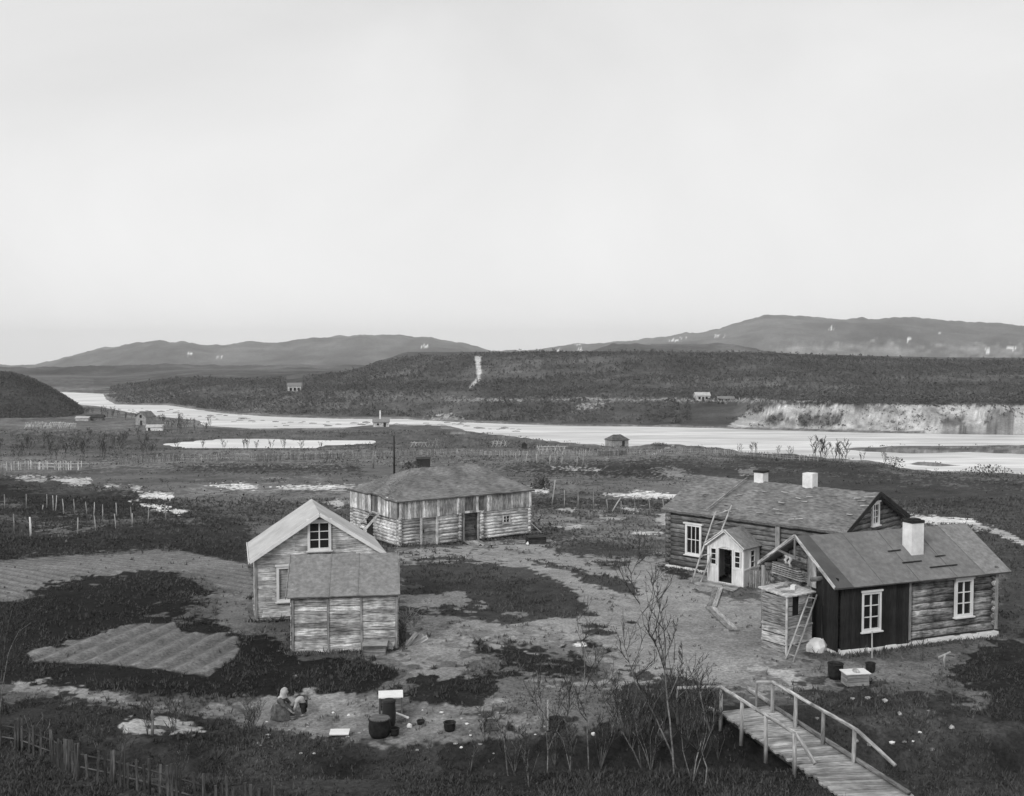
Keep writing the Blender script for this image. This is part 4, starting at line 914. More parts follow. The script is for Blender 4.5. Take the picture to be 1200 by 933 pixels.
# ================================================================ two storey barn
C_ = thing('log_barn', 'pale two storey log barn with a hipped board roof and vertical boards above', 'barn', (-6.72, 63.1, -1.12), .587)
LC, WC, h1, h2, hrC = 9.35, 6.35, 1.92, 2.92, 4.42
m = MB()
opC = [(1.5, 2.45, .15, 1.72), (4.35, 5.6, 0.1, 1.75), (7.35, 7.8, 1.0, 1.4)]
log_wall(m, (0, 0), (4.15, 0), .1, h1, .105, .14, opC); log_wall(m, (5.75, 0), (LC, 0), .1, h1, .105, .14, [(o[0] - 5.75, o[1] - 5.75, o[2], o[3]) for o in opC])
log_wall(m, (0, 0), (0, WC), .1, h1, .105, .18, [(3.3, 4.3, .1, 1.55)], 1); log_wall(m, (LC, 0), (LC, WC), .1, h1, .105, .18, (), 1); log_wall(m, (0, WC), (LC, WC), .1, h1, .105, .18)
log_wall(m, (4.15, -.2), (4.15, 1.2), .1, h1, .1, 0, (), 1); log_wall(m, (5.75, -.2), (5.75, 1.2), .1, h1, .1, 0, (), 1)
m.build('log_wall', 'barn_log', C_)
m = MB(); core_wall(m, (0, 0.02), (4.15, .02), 0, h1, .06, opC[:1]); core_wall(m, (5.75, .02), (LC, .02), 0, h1, .06, [(opC[2][0] - 5.75, opC[2][1] - 5.75, 1.0, 1.4)])
core_wall(m, (0, 0), (0, WC), 0, h1, .06, [(3.3, 4.3, .1, 1.55)]); core_wall(m, (LC, 0), (LC, WC), 0, h1, .06); core_wall(m, (0, WC), (LC, WC), 0, h1, .06); m.box(4.15, 5.75, .9, .96, 0, h1)
m.box(.3, LC - .3, .3, WC - .3, h1 - .04, h1, .2)
m.build('dark_backing', 'dark_wood', C_)
m = MB(); o_ = -.14
boards(m, (-.1, o_), (LC + .1, o_), lambda s: h1 - .08 + rnd.uniform(-.02, .02), lambda s: h2 + .05, (0, -1), .2, .03, 0, [(4.55, 5.15, h1 + .05, h2), (5.62, 5.9, h1, h2 + .1)], .02)
boards(m, (o_, WC + .1), (o_, -.1), h1 - .08, h2 + .12, (-1, 0), .2, .03, 0, [(2.9, 3.9, h1 - .2, h2 + .3)], .02)
boards(m, (LC - o_, -.1), (LC - o_, WC + .1), h1 - .05, h2 + .05, (1, 0), .2, .03, 0, (), .02); boards(m, (LC + .1, WC - o_), (-.1, WC - o_), h1 - .05, h2 + .05, (0, 1), .2, .03, 0, (), .02)
m.build('upper_boards', 'barn_board', C_)
m = MB(); boards(m, (4.0, -.1), (5.9, -.1), h1 - .05, h2, (0, -1), .19, .03, -.02); m.build('loft_hatch', 'dark_log', C_)
# hipped roof with a dip over the left loft door
m = MB(); oe = .16; i0, i1 = 2.5, 2.05; ze = h2 + .02; e = oe + .14
rA, rB_ = V3(i0, WC / 2, hrC), V3(LC - i1, WC / 2, hrC)
cs = [V3(-e, -e, ze), V3(LC + e, -e, ze - .02), V3(LC + e, WC + e, ze), V3(-e, WC + e, ze)]
m.slab(cs[0], cs[1], rB_, rA, .09, 26, 10, .03, .5); m.slab(cs[3], cs[2], rB_, rA, .09, 20, 8, .03, .5)
m.slab(cs[1], cs[2], rB_ + V3(0, .004, 0), rB_, .09, 14, 8, .03, .35)
ed = [cs[3], V3(-e, WC * .62, ze + .06), V3(-e - .05, WC * .47, ze + .17), V3(-e - .05, WC * .31, ze + .14), V3(-e, WC * .2, ze), cs[0]]
for a, b in zip(ed, ed[1:]): m.slab(a, b, rA + V3(0, .002, 0), rA, .09, 3, 8, .02, .45)
m.build('roof', 'bark_roof', C_)
m = MB(); m.beam((1.42, -.12, .08), (1.42, -.12, 1.85), .14, .05, (0, -1, 0), .8); m.beam((2.53, -.12, .08), (2.53, -.12, 1.85), .14, .05, (0, -1, 0), .8); m.beam((1.3, -.13, 1.86), (2.66, -.13, 1.86), .05, .14, tone=.8); m.build('door_frame', 'pale_siding', C_)
dr = MB(); hboards(dr, (1.5, -.02), (2.45, -.02), .12, 1.76, (0, -1), .2, .04, 0); dd = dr.build('door', 'old_plank', C_)
dr = MB(); dr.beam((1.6, -.1, .9), (1.6, -.1, 1.1), .03, .05); dr.build('handle', 'iron', dd)
m = MB(); m.beam((4.42, -.05, .05), (4.42, -.05, 1.85), .12, .1, (0, -1, 0), .6); m.beam((5.5, -.05, .05), (5.5, -.05, 1.85), .12, .1, (0, -1, 0), .6); m.beam((4.3, -.06, 1.86), (5.66, -.06, 1.86), .1, .1, tone=.5); m.build('door_frame', 'old_plank', C_)
dr = MB(); hboards(dr, (4.5, .12), (5.42, .12), .08, 1.78, (0, -1), .22, .04, 0); dd = dr.build('door', 'dark_log', C_, 'darker door of horizontal boards set back between two log stubs'); dr = MB(); dr.beam((5.3, .04, .8), (5.3, .04, 1.0), .03, .05); dr.build('handle', 'iron', dd)
window(C_, (7.57, -.11, 1.2), (1, 0), (0, -1), .56, .52, 2, 2, mat='pale_siding', fw=.07, head=0, mun=.04)
m = MB(); boards(m, (-.06, 4.4), (-.06, 1.2), h1 - .2, h2 + .05, (-1, 0), .22, .03); m.build('loft_door', 'dark_log', C_)
m = MB(); m.box(.05, .1, 3.25, 4.35, .1, 1.6, .2); m.build('side_door', 'dark_wood', C_)
st = thing('ladder_stair', 'steep pale two-beam stair up to the loft opening of the barn', 'stair', to_world(C_, (-.3, 2.7, 0)), .587)
for y in (-.55, .45): c = MB(); c.beam((-1.2, y + .9, .2), (.0, y - .1, 1.95), .08, .14); c.build('stringer', 'post_wood', st)
for k in range(6):
    t0 = (k + .5) / 6; c = MB(); c.beam((-1.2 + 1.2 * t0, .35 - t0 + .02, .2 + 1.75 * t0), (-1.2 + 1.2 * t0, 1.33 - t0, .2 + 1.75 * t0), .14, .03); c.build('tread', 'dark_wood', st)
rp = thing('plank_ramp', 'pale plank ramp lying before the dark middle door of the barn', 'ramp', to_world(C_, (4.9, -.25, .05)), .587 - .25)
for k in range(4): c = MB(); c.beam((-.45 + .26 * k, 0, .06), (-.2 + .3 * k, -2.0, -.02), .25, .04); c.build('plank', 'old_plank', rp)
# dark box and boards by the barn's right corner
bx = crate('crate', 'dark wooden box standing in the grass past the right corner of the barn', ground(628, 637), .3, 1.1, .7, .42, 'dark_wood', 'dark_wood')
rock('boulder', ground(620, 638), (.16, .14, .14), 'lime', 'small white stone in front of the dark box at the barn corner')
c = MB(); c.beam(V3(0, 0, 0), V3(-.9, .5, .75), .12, .04); o = c.build('leaning_board', 'post_wood'); o.location = ground(635, 625); tag(o, 'light board sticking up behind the dark box at the barn corner', 'board')
# flag pole and roof clutter behind the barn
def pole(lab, px, py, pytop, r=.05, lean=0, mat='dark_wood', group=None, name='pole', ymin=24, cat='pole'):
    p = ground(px, py, ymin); h = H - (pytop - YH) / F * p.y - p.z; c = MB(); c.tube([V3(0, 0, -.1), V3(lean * .5 + .01, 0, h * .5), V3(lean, 0, h)], [r, r * .9, r * .7], 6)
    o = c.build(name, mat); o.location = p; tag(o, lab, cat, group); return o
pole('tall dark pole rising behind the left end of the barn roof', 462, 556, 511, .13)
pole('short thick post behind the barn, left of the tall dark pole', 437, 549, 529, .16, .1, 'old_plank')
bxp = ground(496, 547); cc = MB(); cc.box(-.9, .9, -.6, .6, 0, 1.1, .3); cc.slab((-1.0, -.7, 1.12), (1.0, -.7, 1.12), (1.0, .7, 1.3), (-1, .7, 1.3), .06, 3, 3, .01); o = cc.build('privy', 'dark_wood'); o.location = bxp; tag(o, 'tiny dark flat roofed shed showing just over the barn roof', 'shed')
# ================================================================ footbridge over the ditch
L0, L1, R0, R1 = [Vector((*unproj(a, b, .12), .12)) for a, b in ((846.5, 834.5), (930.5, 892), (902.5, 827.5), (1004, 893))]
FB = thing('footbridge', 'wooden footbridge of cross planks with pole railings over the ditch', 'bridge', (L0 + R0) / 2 * 1, 0); FB.location.z = 0
o_ = FB.location.copy(); eL = L1 + (L1 - L0) * .62; eR = R1 + (R1 - R0) * .5
c = MB(); nb = 44
for k in range(nb):
    t0 = (k + .5) / nb; a = L0.lerp(eL, t0) - o_; b = R0.lerp(eR, t0) - o_; d = (b - a).normalized(); a = a - d * rnd.uniform(.06, .18); b = b + d * rnd.uniform(.0, .1)
    z = V3(0, 0, rnd.uniform(-.008, .008)); c.beam(a + z, b + z, (eL - L0).length / nb * rnd.uniform(.86, .95), .05)
c.build('deck', 'old_plank', FB)
for a, b, nm in ((L0, eL, 0), (R0, eR, 1)):
    s = (R0 - L0).normalized() * (.12 if nm == 0 else -.12)
    c = MB(); c.tube([a - o_ + s - V3(0, 0, .14), b - o_ + s - V3(0, 0, .14)], [.12, .11], 8); c.build('beam', 'dark_log', FB)
c = MB(); c.tube([R0 - o_ + V3(-.05, .0, .1), R0.lerp(eR, .5) - o_ + V3(-.05, 0, .09), eR - o_ + V3(-.05, 0, .1)], [.06, .07, .06], 7); c.build('kerb_log', 'fence_wood', FB)
def rail_side(A, B, wing, px_posts, sgn, ed):
    zt = .93
    pts = [wing, A + V3(0, 0, zt - .0)] if wing else [A + V3(0, 0, zt)]
    e = A.lerp(B, 1.0); pts = [p - o_ for p in pts] + [A.lerp(B, .5) + V3(0, 0, zt) - o_, e + V3(0, 0, zt) - o_, ed - o_]
    for p, q in zip(pts, pts[1:]): c = MB(); c.tube([p, p.lerp(q, .5) + V3(0, 0, .01), q], [.055, .052, .05], 7); c.build('rail', 'post_wood', FB)
    for k in px_posts:
        p = A.lerp(B, k) - o_; c = MB(); c.tube([p - V3(0, 0, .35), p + V3(rnd.uniform(-.02, .02), 0, zt)], [.058, .052], 7); c.build('post', 'old_plank', FB)
a = Vector((*unproj(844.7, 805.5, 1.05), .12)); b = Vector((*unproj(934, 860.8, 1.05), .12)); wl = Vector((*unproj(794, 806.5, .95), .95))
rail_side(a, b, wl, (0, .3, .63, .98), 1, Vector((*unproj(955, 895, .6), .6)))
a2 = Vector((*unproj(905.3, 799.5, 1.05), .12)); b2 = Vector((*unproj(1004, 855.5, 1.05), .12)); wr = Vector((*unproj(886.5, 800, .98), .98))
rail_side(a2, b2, wr, (0, .3, .63, .97), -1, Vector((*unproj(1049, 897, .7), .7)))
for w_, bs in ((wl, wl), (wr, wr)):
    p = w_ - o_; c = MB(); c.tube([Vector((p.x, p.y, -.2)), p + V3(0, 0, .03)], [.04, .035], 7); c.build('post', 'old_plank', FB)
for n_, (p, q, l) in enumerate(((ground(818, 831), ground(846, 841), 'short pale log lying left of the far end of the footbridge'), (ground(876, 811), ground(902, 827), 'thin bent log lying right of the far end of the footbridge'))):
    c = MB(); c.tube([V3(0, 0, .09), (q - p) / 2 + V3(0, 0, .1), q - p + V3(0, 0, .07)], [.08, .085, .07], 8); o = c.build('log', 'fence_wood'); o.location = p; tag(o, l, 'log')

# ================================================================ things standing about the yard
def pot(name, lab, cat, loc, r, h, mat, rim=True, lid=None, belly=.0, handle=False, n=18):
    t_ = thing(name, lab, cat, loc); c = MB(); vs = []; K = 7
    prof = [(r * .8, 0), (r * (.95 + belly), h * .25), (r * (1 + belly), h * .55), (r * .97, h * .9), (r, h)]; prof += [(r * .93, h), (r * .9, h * .85), (r * .75, .04)]
    for rr, z in prof:
        for k in range(n): a = 6.2832 * k / n; vs.append((rr * math.cos(a), rr * math.sin(a), z))
    fs = [(i * n + k, i * n + (k + 1) % n, (i + 1) * n + (k + 1) % n, (i + 1) * n + k) for i in range(len(prof) - 1) for k in range(n)] + [tuple(range(n))[::-1], tuple((len(prof) - 1) * n + k for k in range(n))]
    c.add(vs, fs, [((0, 0),) * len(f) for f in fs], .5, True); c.build('body', mat, t_)
    if rim: c = MB(); c.tube([(r * 1.02 * math.cos(6.2832 * k / 16), r * 1.02 * math.sin(6.2832 * k / 16), h * .99) for k in range(17)], [.018] * 17, 5); c.build('rim', mat, t_)
    if lid: c = MB(); c.tube([(0, 0, h + .005), (0, 0, h + .03)], [r * .98, r * .9], 18); c.build('lid', lid, t_)
    if handle: c = MB(); c.tube([(r * math.cos(a), 0, h + r * .9 * math.sin(a)) for a in [math.pi * k / 8 for k in range(9)]], [.012] * 9, 5); c.build('handle', 'iron', t_)
    return t_
pot('cauldron', 'big black iron cauldron with a grey lid in front of the white topped table', 'cauldron', ground(445, 864), .31, .52, 'iron', lid='dark_log', belly=.06)
pot('water_barrel', 'dark barrel standing between the cauldron and the white topped table', 'barrel', ground(456, 853), .19, .78, 'dark_wood', belly=.06, lid='dark_wood')
pot('bucket', 'small dark bucket right of the cauldron, beside the low stone', 'bucket', ground(462.5, 862), .13, .2, 'iron')
T_ = thing('work_table', 'small table with white top and dark boarded sides in the lower yard', 'table', ground(458, 841), .12)
c = MB(); c.slab((-.37, -.25, .66), (.37, -.25, .66), (.37, .25, .72), (-.37, .25, .72), .035, 4, 3, .002, .6); c.build('tabletop', 'white_paint', T_)
for x in (-.33, .33):
    for y in (-.24, .24): c = MB(); c.beam((x, y, 0), (x, y, .64), .055, .055, (1, 0, 0)); c.build('leg', 'dark_log', T_)
c = MB(); c.box(-.3, .3, -.21, -.18, .25, .6); c.box(-.3, .3, .18, .21, .25, .6); c.build('apron', 'dark_log', T_)
crate('wash_tray', 'low white tray lying in the dirt left of the cauldron', ground(398, 863), .05, .46, .3, .09, 'dark_wood', 'white_paint', 'tray', 1)
pot('bucket', 'dark bucket standing alone in the dirt right of the cauldron', 'bucket', ground(527, 858), .17, .24, 'iron', handle=False)
pot('bucket', 'tiny dark pan on the ground between the table and the lone bucket', 'pan', ground(493, 849), .11, .1, 'iron')
crate('crate', 'dark open crate with a pale rim behind the bare saplings', ground(576, 856), .1, .4, .3, .24, 'dark_log', None)
pot('wash_tub', 'dark wooden tub standing among the bare saplings', 'tub', ground(652, 857), .24, .32, 'dark_wood', handle=False)
c = MB(); c.beam((0, 0, .1), (-.42, .1, .22), .1, .03); o = c.build('leaning_board', 'white_paint'); o.location = ground(479, 846); tag(o, 'short white board slanting right of the white topped table', 'board')
rock('stone', ground(480, 854), (.09, .08, .09), 'lime', 'fist sized white stone right of the black cauldron')
rock('stone', ground(695, 862), (.07, .06, .08), 'lime', 'white stone half hidden among the twigs of the bare saplings')
pole('short pale stake standing left of the wooden tub', 642, 862, 826, .03, 0, 'post_wood', name='stake', cat='stake')
pole('grey post standing on the light sand patch in the lower left', 178.5, 862, 838, .05, 0, 'old_plank', name='stake', cat='stake')
# before the black cornered house
t_ = crate('wash_bench', 'white topped low bench box in front of the black cornered house', ground(1002, 803), .15, .74, .42, .38, 'grey_board', 'porch_paint', 'bench')
rock('stone', t_.location + V3(.02, 0, .43), (.14, .12, .07), 'stone', 'grey stone lying on the white topped bench box')
pot('bucket', 'wide black tub left of the white topped bench box', 'tub', ground(979, 796), .25, .5, 'iron')
pot('bucket', 'dark bucket just behind the right end of the white topped bench box', 'bucket', ground(1020, 788), .16, .3, 'iron')
t_ = thing('stake_post', 'short split stake with a crosspiece near the right corner of the black cornered house', 'stake', ground(1106, 782))
c = MB(); c.tube([(0, 0, -.1), (.02, 0, .42)], [.05, .04]); c.build('post', 'old_plank', t_)
c = MB(); c.tube([(-.2, 0, .3), (.22, 0, .5)], [.03, .03]); c.build('crosspiece', 'post_wood', t_)
sl_ = 'small pale stone lying in the rough grass right of the footbridge'
for k in range(15):
    px_ = rnd.uniform(955, 1140); py_ = rnd.uniform(812, 892)
    if k < 8: px_, py_ = [(1045, 872), (1060, 874), (1070, 873), (1078, 860), (1093, 885), (1000, 820), (1018, 820), (1054, 838)][k]
    rr = rnd.uniform(.03, .09); rock('stone', ground(px_, py_) + V3(0, 0, rr * .3), (rr * 1.3, rr, rr * .8), 'lime' if k in (0, 2, 3) else 'stone', sl_, 'stone', 'stones in the rough grass by the footbridge', 1)
sl2 = 'small pale stone in the trampled dirt of the lower yard'
for k in range(46):
    px_ = rnd.uniform(300, 640); py_ = rnd.uniform(832, 888); rr = rnd.uniform(.02, .055)
    rock('stone', ground(px_, py_) + V3(0, 0, rr * .3), (rr * 1.4, rr, rr * .7), 'stone' if k % 4 else 'lime', sl2, 'stone', 'stones in the dirt of the lower yard', 1)

# ================================================================ posts and fences
pw = 'leafless of rails, thin pale post standing in the dark meadow left of the pale house'
lp = [(22, 200, 265), (123, 198, 262), (220, 200, 262), (250, 205, 272), (261, 205, 275), (299, 222, 290), (350, 222, 290), (408, 235, 295), (440, 237, 300), (481, 248, 320), (547, 240, 300), (618, 260, 345), (693, 265, 340), (778, 245, 318), (66, 292, 370), (363, 310, 383), (450, 300, 375), (543, 292, 357), (198, 250, 270), (620, 290, 345)]
for k, (x, a, b) in enumerate(lp):
    pole('thin grey fence post without rails in the dark meadow left of the pale house', x / 4, 530 + b / 4, 530 + a / 4, .045, rnd.uniform(-.12, .12), 'post_wood', 'posts in the dark left meadow', 'fence_post', cat='post')
pole('thickest and whitest post, front row of the dark meadow on the left', 145 / 4, 530 + 395 / 4, 530 + 308 / 4, .075, -.05, 'lime', 'posts in the dark left meadow', 'fence_post', cat='post')
mp_ = [(335, 515, 410, 0), (422, 520, 425, 0), (520, 530, 420, 0), (612, 540, 470, -.1), (697, 545, 480, 0), (790, 560, 450, -.12), (885, 570, 465, -.12), (970, 520, 470, -.1)]
for x, b, a, l in mp_:
    pole('grey fence pole without rails between the barn and the long house', 600 + x / 5.4545, 500 + b / 5.4545, 500 + a / 5.4545, .05, l, 'old_plank', 'poles between the barn and the long house', 'fence_pole', cat='pole')
pole('tallest pale pole, leaning slightly right, just past the barn', 646.7, 591.7, 563, .06, .3, 'post_wood', None, 'fence_pole', cat='pole')
pole('pole leaning steeply to the right between the barn and the long house', 716.5, 600, 583.5, .055, .78, 'post_wood', None, 'fence_pole', cat='pole')
for k, x in enumerate((605, 611, 616.5, 622.5, 629, 636, 644, 651, 658.5, 667.5, 676, 683)):
    pole('dark short post of the row below the long picket fence', x, 541 + k * .45, 531 + k * .45, .07, rnd.uniform(-.1, .1), 'fence_wood' if k % 2 else 'post_wood', 'dark posts below the long fence', 'fence_post', cat='post')
def long_fence(name, lab, pts, h, sp, pk=.28, w=.09, mat='fence_wood', skip=.12, rails=True, jit=.12, postr=.07):
    W_ = [ground(a, b, 60 if b < 700 else 20) for a, b in pts]; t_ = thing(name, lab, 'fence', W_[0], 0); o = W_[0]; m = MB(); posts = []; d_ = 0
    for p, q in zip(W_, W_[1:]):
        l = (q - p).length; n = int(l / pk); prev = None
        for i in range(n):
            x = p.lerp(q, (i + rnd.uniform(-.2, .2)) / n); x.z = gz(x.x, x.y)
            if rnd.random() > skip:
                hh = h * rnd.uniform(1 - jit, 1 + jit); m.beam(x - o - V3(0, 0, .1), x - o + V3(rnd.uniform(-.04, .04), 0, hh), w, w * .5, (0, -1, 0))
            if i % max(1, int(sp / pk)) == 0: posts.append(x.copy())
    if rails:
        for z in (.35, .75): m.tube([x - o + V3(0, .03, h * z) for x in posts], [w * .4] * len(posts), 4)
    m.build('pickets', mat, t_)
    for x in posts[:100]: c = MB(); c.tube([x - o - V3(0, 0, .2), x - o + V3(0, 0, h * 1.12)], [postr, postr * .8], 5); c.build('post', mat, t_)
    return t_
long_fence('picket_fence', 'long pale picket fence crossing the far meadow above the barn', [(140, 544), (210, 540.5), (300, 540.5), (400, 537.5), (440, 536.5), (487, 534), (533, 532), (560, 533), (600, 535), (667, 535), (700, 534.5), (733, 533), (800, 532), (862, 534)], 1.05, 3.4, .34, .13, 'fence_wood', .1)
long_fence('picket_fence', 'short broken pale picket fence on the left edge of the far meadow', [(2, 552), (36, 550), (66, 551), (98, 551)], 1.1, 3, .3, .14, 'post_wood', .3)
long_fence('rail_fence', 'faint low fence on the near river bank right of the hipped hut', [(862, 534), (905, 537), (960, 541)], .9, 3, .5, .1, 'fence_wood', .3)
long_fence('picket_fence', 'weathered picket fence in the near lower left corner, pickets uneven', [(-30, 872), (22, 882), (60, 895), (92, 912), (135, 922), (176, 933), (240, 953), (330, 985)], .8, 1.9, .145, .06, 'grey_fence', .2, True, .2, .045)
# drying racks and stick heaps on the near bank
def rack(lab, px, py, w, h, n, cat='rack', name='drying_rack', mat='post_wood'):
    p = ground(px, py, 60); t_ = thing(name, lab, cat, p, rnd.uniform(-.2, .2))
    for k in range(n):
        x = (k / (n - 1) - .5) * w; c = MB(); c.tube([(x - .35, -.3, 0), (x + .3, .3, h * rnd.uniform(.85, 1.1))], [.07, .05], 5); c.build('pole', mat, t_)
        c = MB(); c.tube([(x + .35, -.2, 0), (x - .3, .2, h * rnd.uniform(.85, 1.1))], [.07, .05], 5); c.build('pole', mat, t_)
    for z in (.55, .8): c = MB(); c.tube([(-w / 2 - .4, 0, h * z), (w / 2 + .4, 0, h * z * 1.05)], [.06, .05], 5); c.build('bar', mat, t_)
    return t_
rack('heap of crossed poles behind the left end of the barn roof', 491, 524, 3.2, 1.3, 5); rack('light drying rack of thin poles above the barn roof', 512, 525, 3.6, 2.0, 5, mat='fence_wood')
rack('low tangle of crossed poles on the open bank, right of the drying rack', 585, 524, 2.8, 1.6, 4); rack('pale rack of crossed poles standing at the long picket fence', 646, 532, 5.0, 1.7, 7)
bh = ground(614.5, 526, 60); c = MB(); c.box(-.6, .6, -.5, .5, 0, .9, .3); c.poly([(-.75, -.55, .85), (.75, -.55, .85), (0, -.55, 1.5)], 1.1, (0, -1, 0), .3); o = c.build('dog_kennel', 'dark_wood'); o.location = bh; tag(o, 'tiny dark gabled hut on the bank between the pole tangle and the pale rack', 'hut')

# rocks in the rapids
for k in range(90):
    px_ = rnd.uniform(150, 610); py_ = np.interp(px_, [150, 233, 330, 400, 540, 610], [480, 487, 494, 496.5, 497.5, 504]) + rnd.gauss(0, 1) * np.interp(px_, [150, 350, 610], [1.8, 3.6, 2.0]); x_, y_ = unproj(px_, py_, WL)
    if gz(x_, y_) < WL: rr = rnd.uniform(.35, .95); rock('river_rock', (x_, y_, WL + .02), (rr * 1.8, rr, rr * .42), 'river_rock', 'low dark rock breaking the surface of the rapids on the left', 'rock', 'rocks in the rapids', 1)
# ================================================================ far buildings
def far_house(name, lab, px, py, w, d, h, hr, rz, wallm, roofm, ymin=150, hip=0, wins=(), door=None, chim=None, gable_front=False):
    p = ground(px, py, ymin); t_ = thing(name, lab, name.split('_')[-1], p - V3(0, 0, .1), rz); m = MB()
    x0, x1, y0, y1 = -w / 2, w / 2, 0, d
    m.box(x0, x1, y0, y1, 0, h, .5)
    if gable_front: m.poly([(x0, y0 - .0, h), (x1, y0, h), (0, y0, hr)], .15, (0, -1, 0), .5); m.poly([(x0, y1, h), (x1, y1, h), (0, y1, hr)], .15, (0, 1, 0), .5)
    elif not hip:
        for x, n in ((x0, -1), (x1, 1)): m.poly([(x, y0, h), (x, y1, h), (x, d / 2, hr)], .15, (n, 0, 0), .5)
    m.build('wall', wallm, t_); m = MB(); e = .25
    if gable_front:
        m.slab((x0 - e, y0 - e, h - .1), (x0 - e, y1 + e, h - .1), (0, y1 + e, hr + .08), (0, y0 - e, hr + .08), .12, 6, 4, .03); m.slab((x1 + e, y0 - e, h - .1), (x1 + e, y1 + e, h - .1), (0, y1 + e, hr + .08), (0, y0 - e, hr + .08), .12, 6, 4, .03)
    else:
        i = hip * w
        m.slab((x0 - e, y0 - e, h), (x1 + e, y0 - e, h), (x1 + e * (not hip) - i, d / 2, hr), (x0 - e * (not hip) + i, d / 2, hr), .12, 8, 4, .04); m.slab((x0 - e, y1 + e, h), (x1 + e, y1 + e, h), (x1 + e * (not hip) - i, d / 2, hr), (x0 - e * (not hip) + i, d / 2, hr), .12, 8, 4, .04)
        if hip:
            m.slab((x0 - e, y0 - e, h), (x0 - e, y1 + e, h), (x0 + i, d / 2 + .01, hr), (x0 + i, d / 2, hr), .12, 4, 4, .04); m.slab((x1 + e, y0 - e, h), (x1 + e, y1 + e, h), (x1 - i, d / 2 + .01, hr), (x1 - i, d / 2, hr), .12, 4, 4, .04)
    r = m.build('roof', roofm, t_)
    for (x, z, ww, wh) in wins: m = MB(); m.box(x - ww / 2, x + ww / 2, -.06, -.005, z, z + wh, .4); m.build('window', 'glass', t_)
    if door: m = MB(); m.box(door[0] - door[2] / 2, door[0] + door[2] / 2, -.07, -.005, 0, door[1], .4); m.build('door', 'dark_wood', t_)
    if chim: m = MB(); m.box(chim[0] - .25, chim[0] + .25, d / 2 - .25, d / 2 + .25, hr - .3, chim[1]); m.build('chimney', 'lime', r)
    return t_
far_house('log_hut', 'hipped dark roofed hut alone at the near edge of the river', 727, 523.2, 5.0, 3.6, 1.8, 3.1, .45, 'weathered_wood', 'dark_log', 150, .28, (), (.9, 1.5, .8))
far_house('log_hut', 'tiny pale hut with a thin chimney on the near bank left of the stick heaps', 446.5, 500.5, 5.2, 3.6, 1.7, 2.8, .1, 'barn_board', 'felt_mid', 150, 0, ((-1, .7, .7, .6),), (1.2, 1.5, .8), (-.3, 5.4))
far_house('farm_house', 'small gabled house with a dark left slope near the far left rapids', 165, 498.5, 4.6, 4.4, 3.0, 4.6, -.45, 'weathered_wood', 'dark_log', 150, 0, ((0, 2.6, .9, 1.0),), (.2, 1.7, .9), None, True)
far_house('low_shed', 'low white shed right below the small gabled house on the far left', 181, 505, 4.8, 2.4, 1.2, 2.0, .15, 'white_paint', 'felt_pale', 150, 0, (), (-1.6, 1.0, .7))
far_house('low_shed', 'long low shed with a dark roof left of the small gabled house', 110, 493, 6.0, 2.5, 1.2, 2.2, 0, 'dark_log', 'dark_wood', 150)
far_house('low_shed', 'low pale shed at the left end of the dark roofed shed', 96, 493.5, 4.4, 2.4, 1.1, 1.7, 0, 'post_wood', 'felt_pale', 150)
for k, (px_, w_) in enumerate(((37, 3.4), (47, 3.0), (56, 2.0), (68, 4.4), (83, 3.2))):
    rack(['pale log heap, leftmost of the heaps by the far left shore', 'second pale log heap from the left by the far left shore', 'smallest pale log heap, middle of the far left shore', 'widest pale log heap by the far left shore', 'pale pointed pole stack, rightmost by the far left shore'][k], px_, 502, w_, 1.8 + .3 * (k % 2), 8, 'log heap', 'log_heap', 'barn_board')
far_house('farm_house', 'pale roofless looking farmhouse on the terrace across the river', 824, 470.5, 5.4, 3.6, 2.2, 3.4, .1, 'barn_board', 'felt_pale', 340, 0, ((-1.4, .8, .8, 1.0), (1.3, .8, .8, 1.0)), (0, 1.7, .8))
far_house('low_shed', 'low grey shed right of the farmhouse across the river', 851, 470.5, 6.0, 3, 1.0, 1.9, 0, 'weathered_wood', 'felt_mid', 340, 0, ((-1.5, .3, .5, .5), (0, .3, .5, .5)))
pole('stake standing right of the low grey shed across the river', 866.5, 470.5, 466, .16, 0, 'post_wood', None, 'stake', 340, 'stake')
far_house('timber_frame', 'pale timber house skeleton on the dark hillside left of the gully', 345, 459.5, 6.0, 4, 2.8, 4.2, .2, 'barn_board', 'felt_mid', 400, 0, ((-1.6, .6, 1.0, 1.4), (.2, .6, 1.0, 1.4), (1.9, .6, .9, 1.4)))

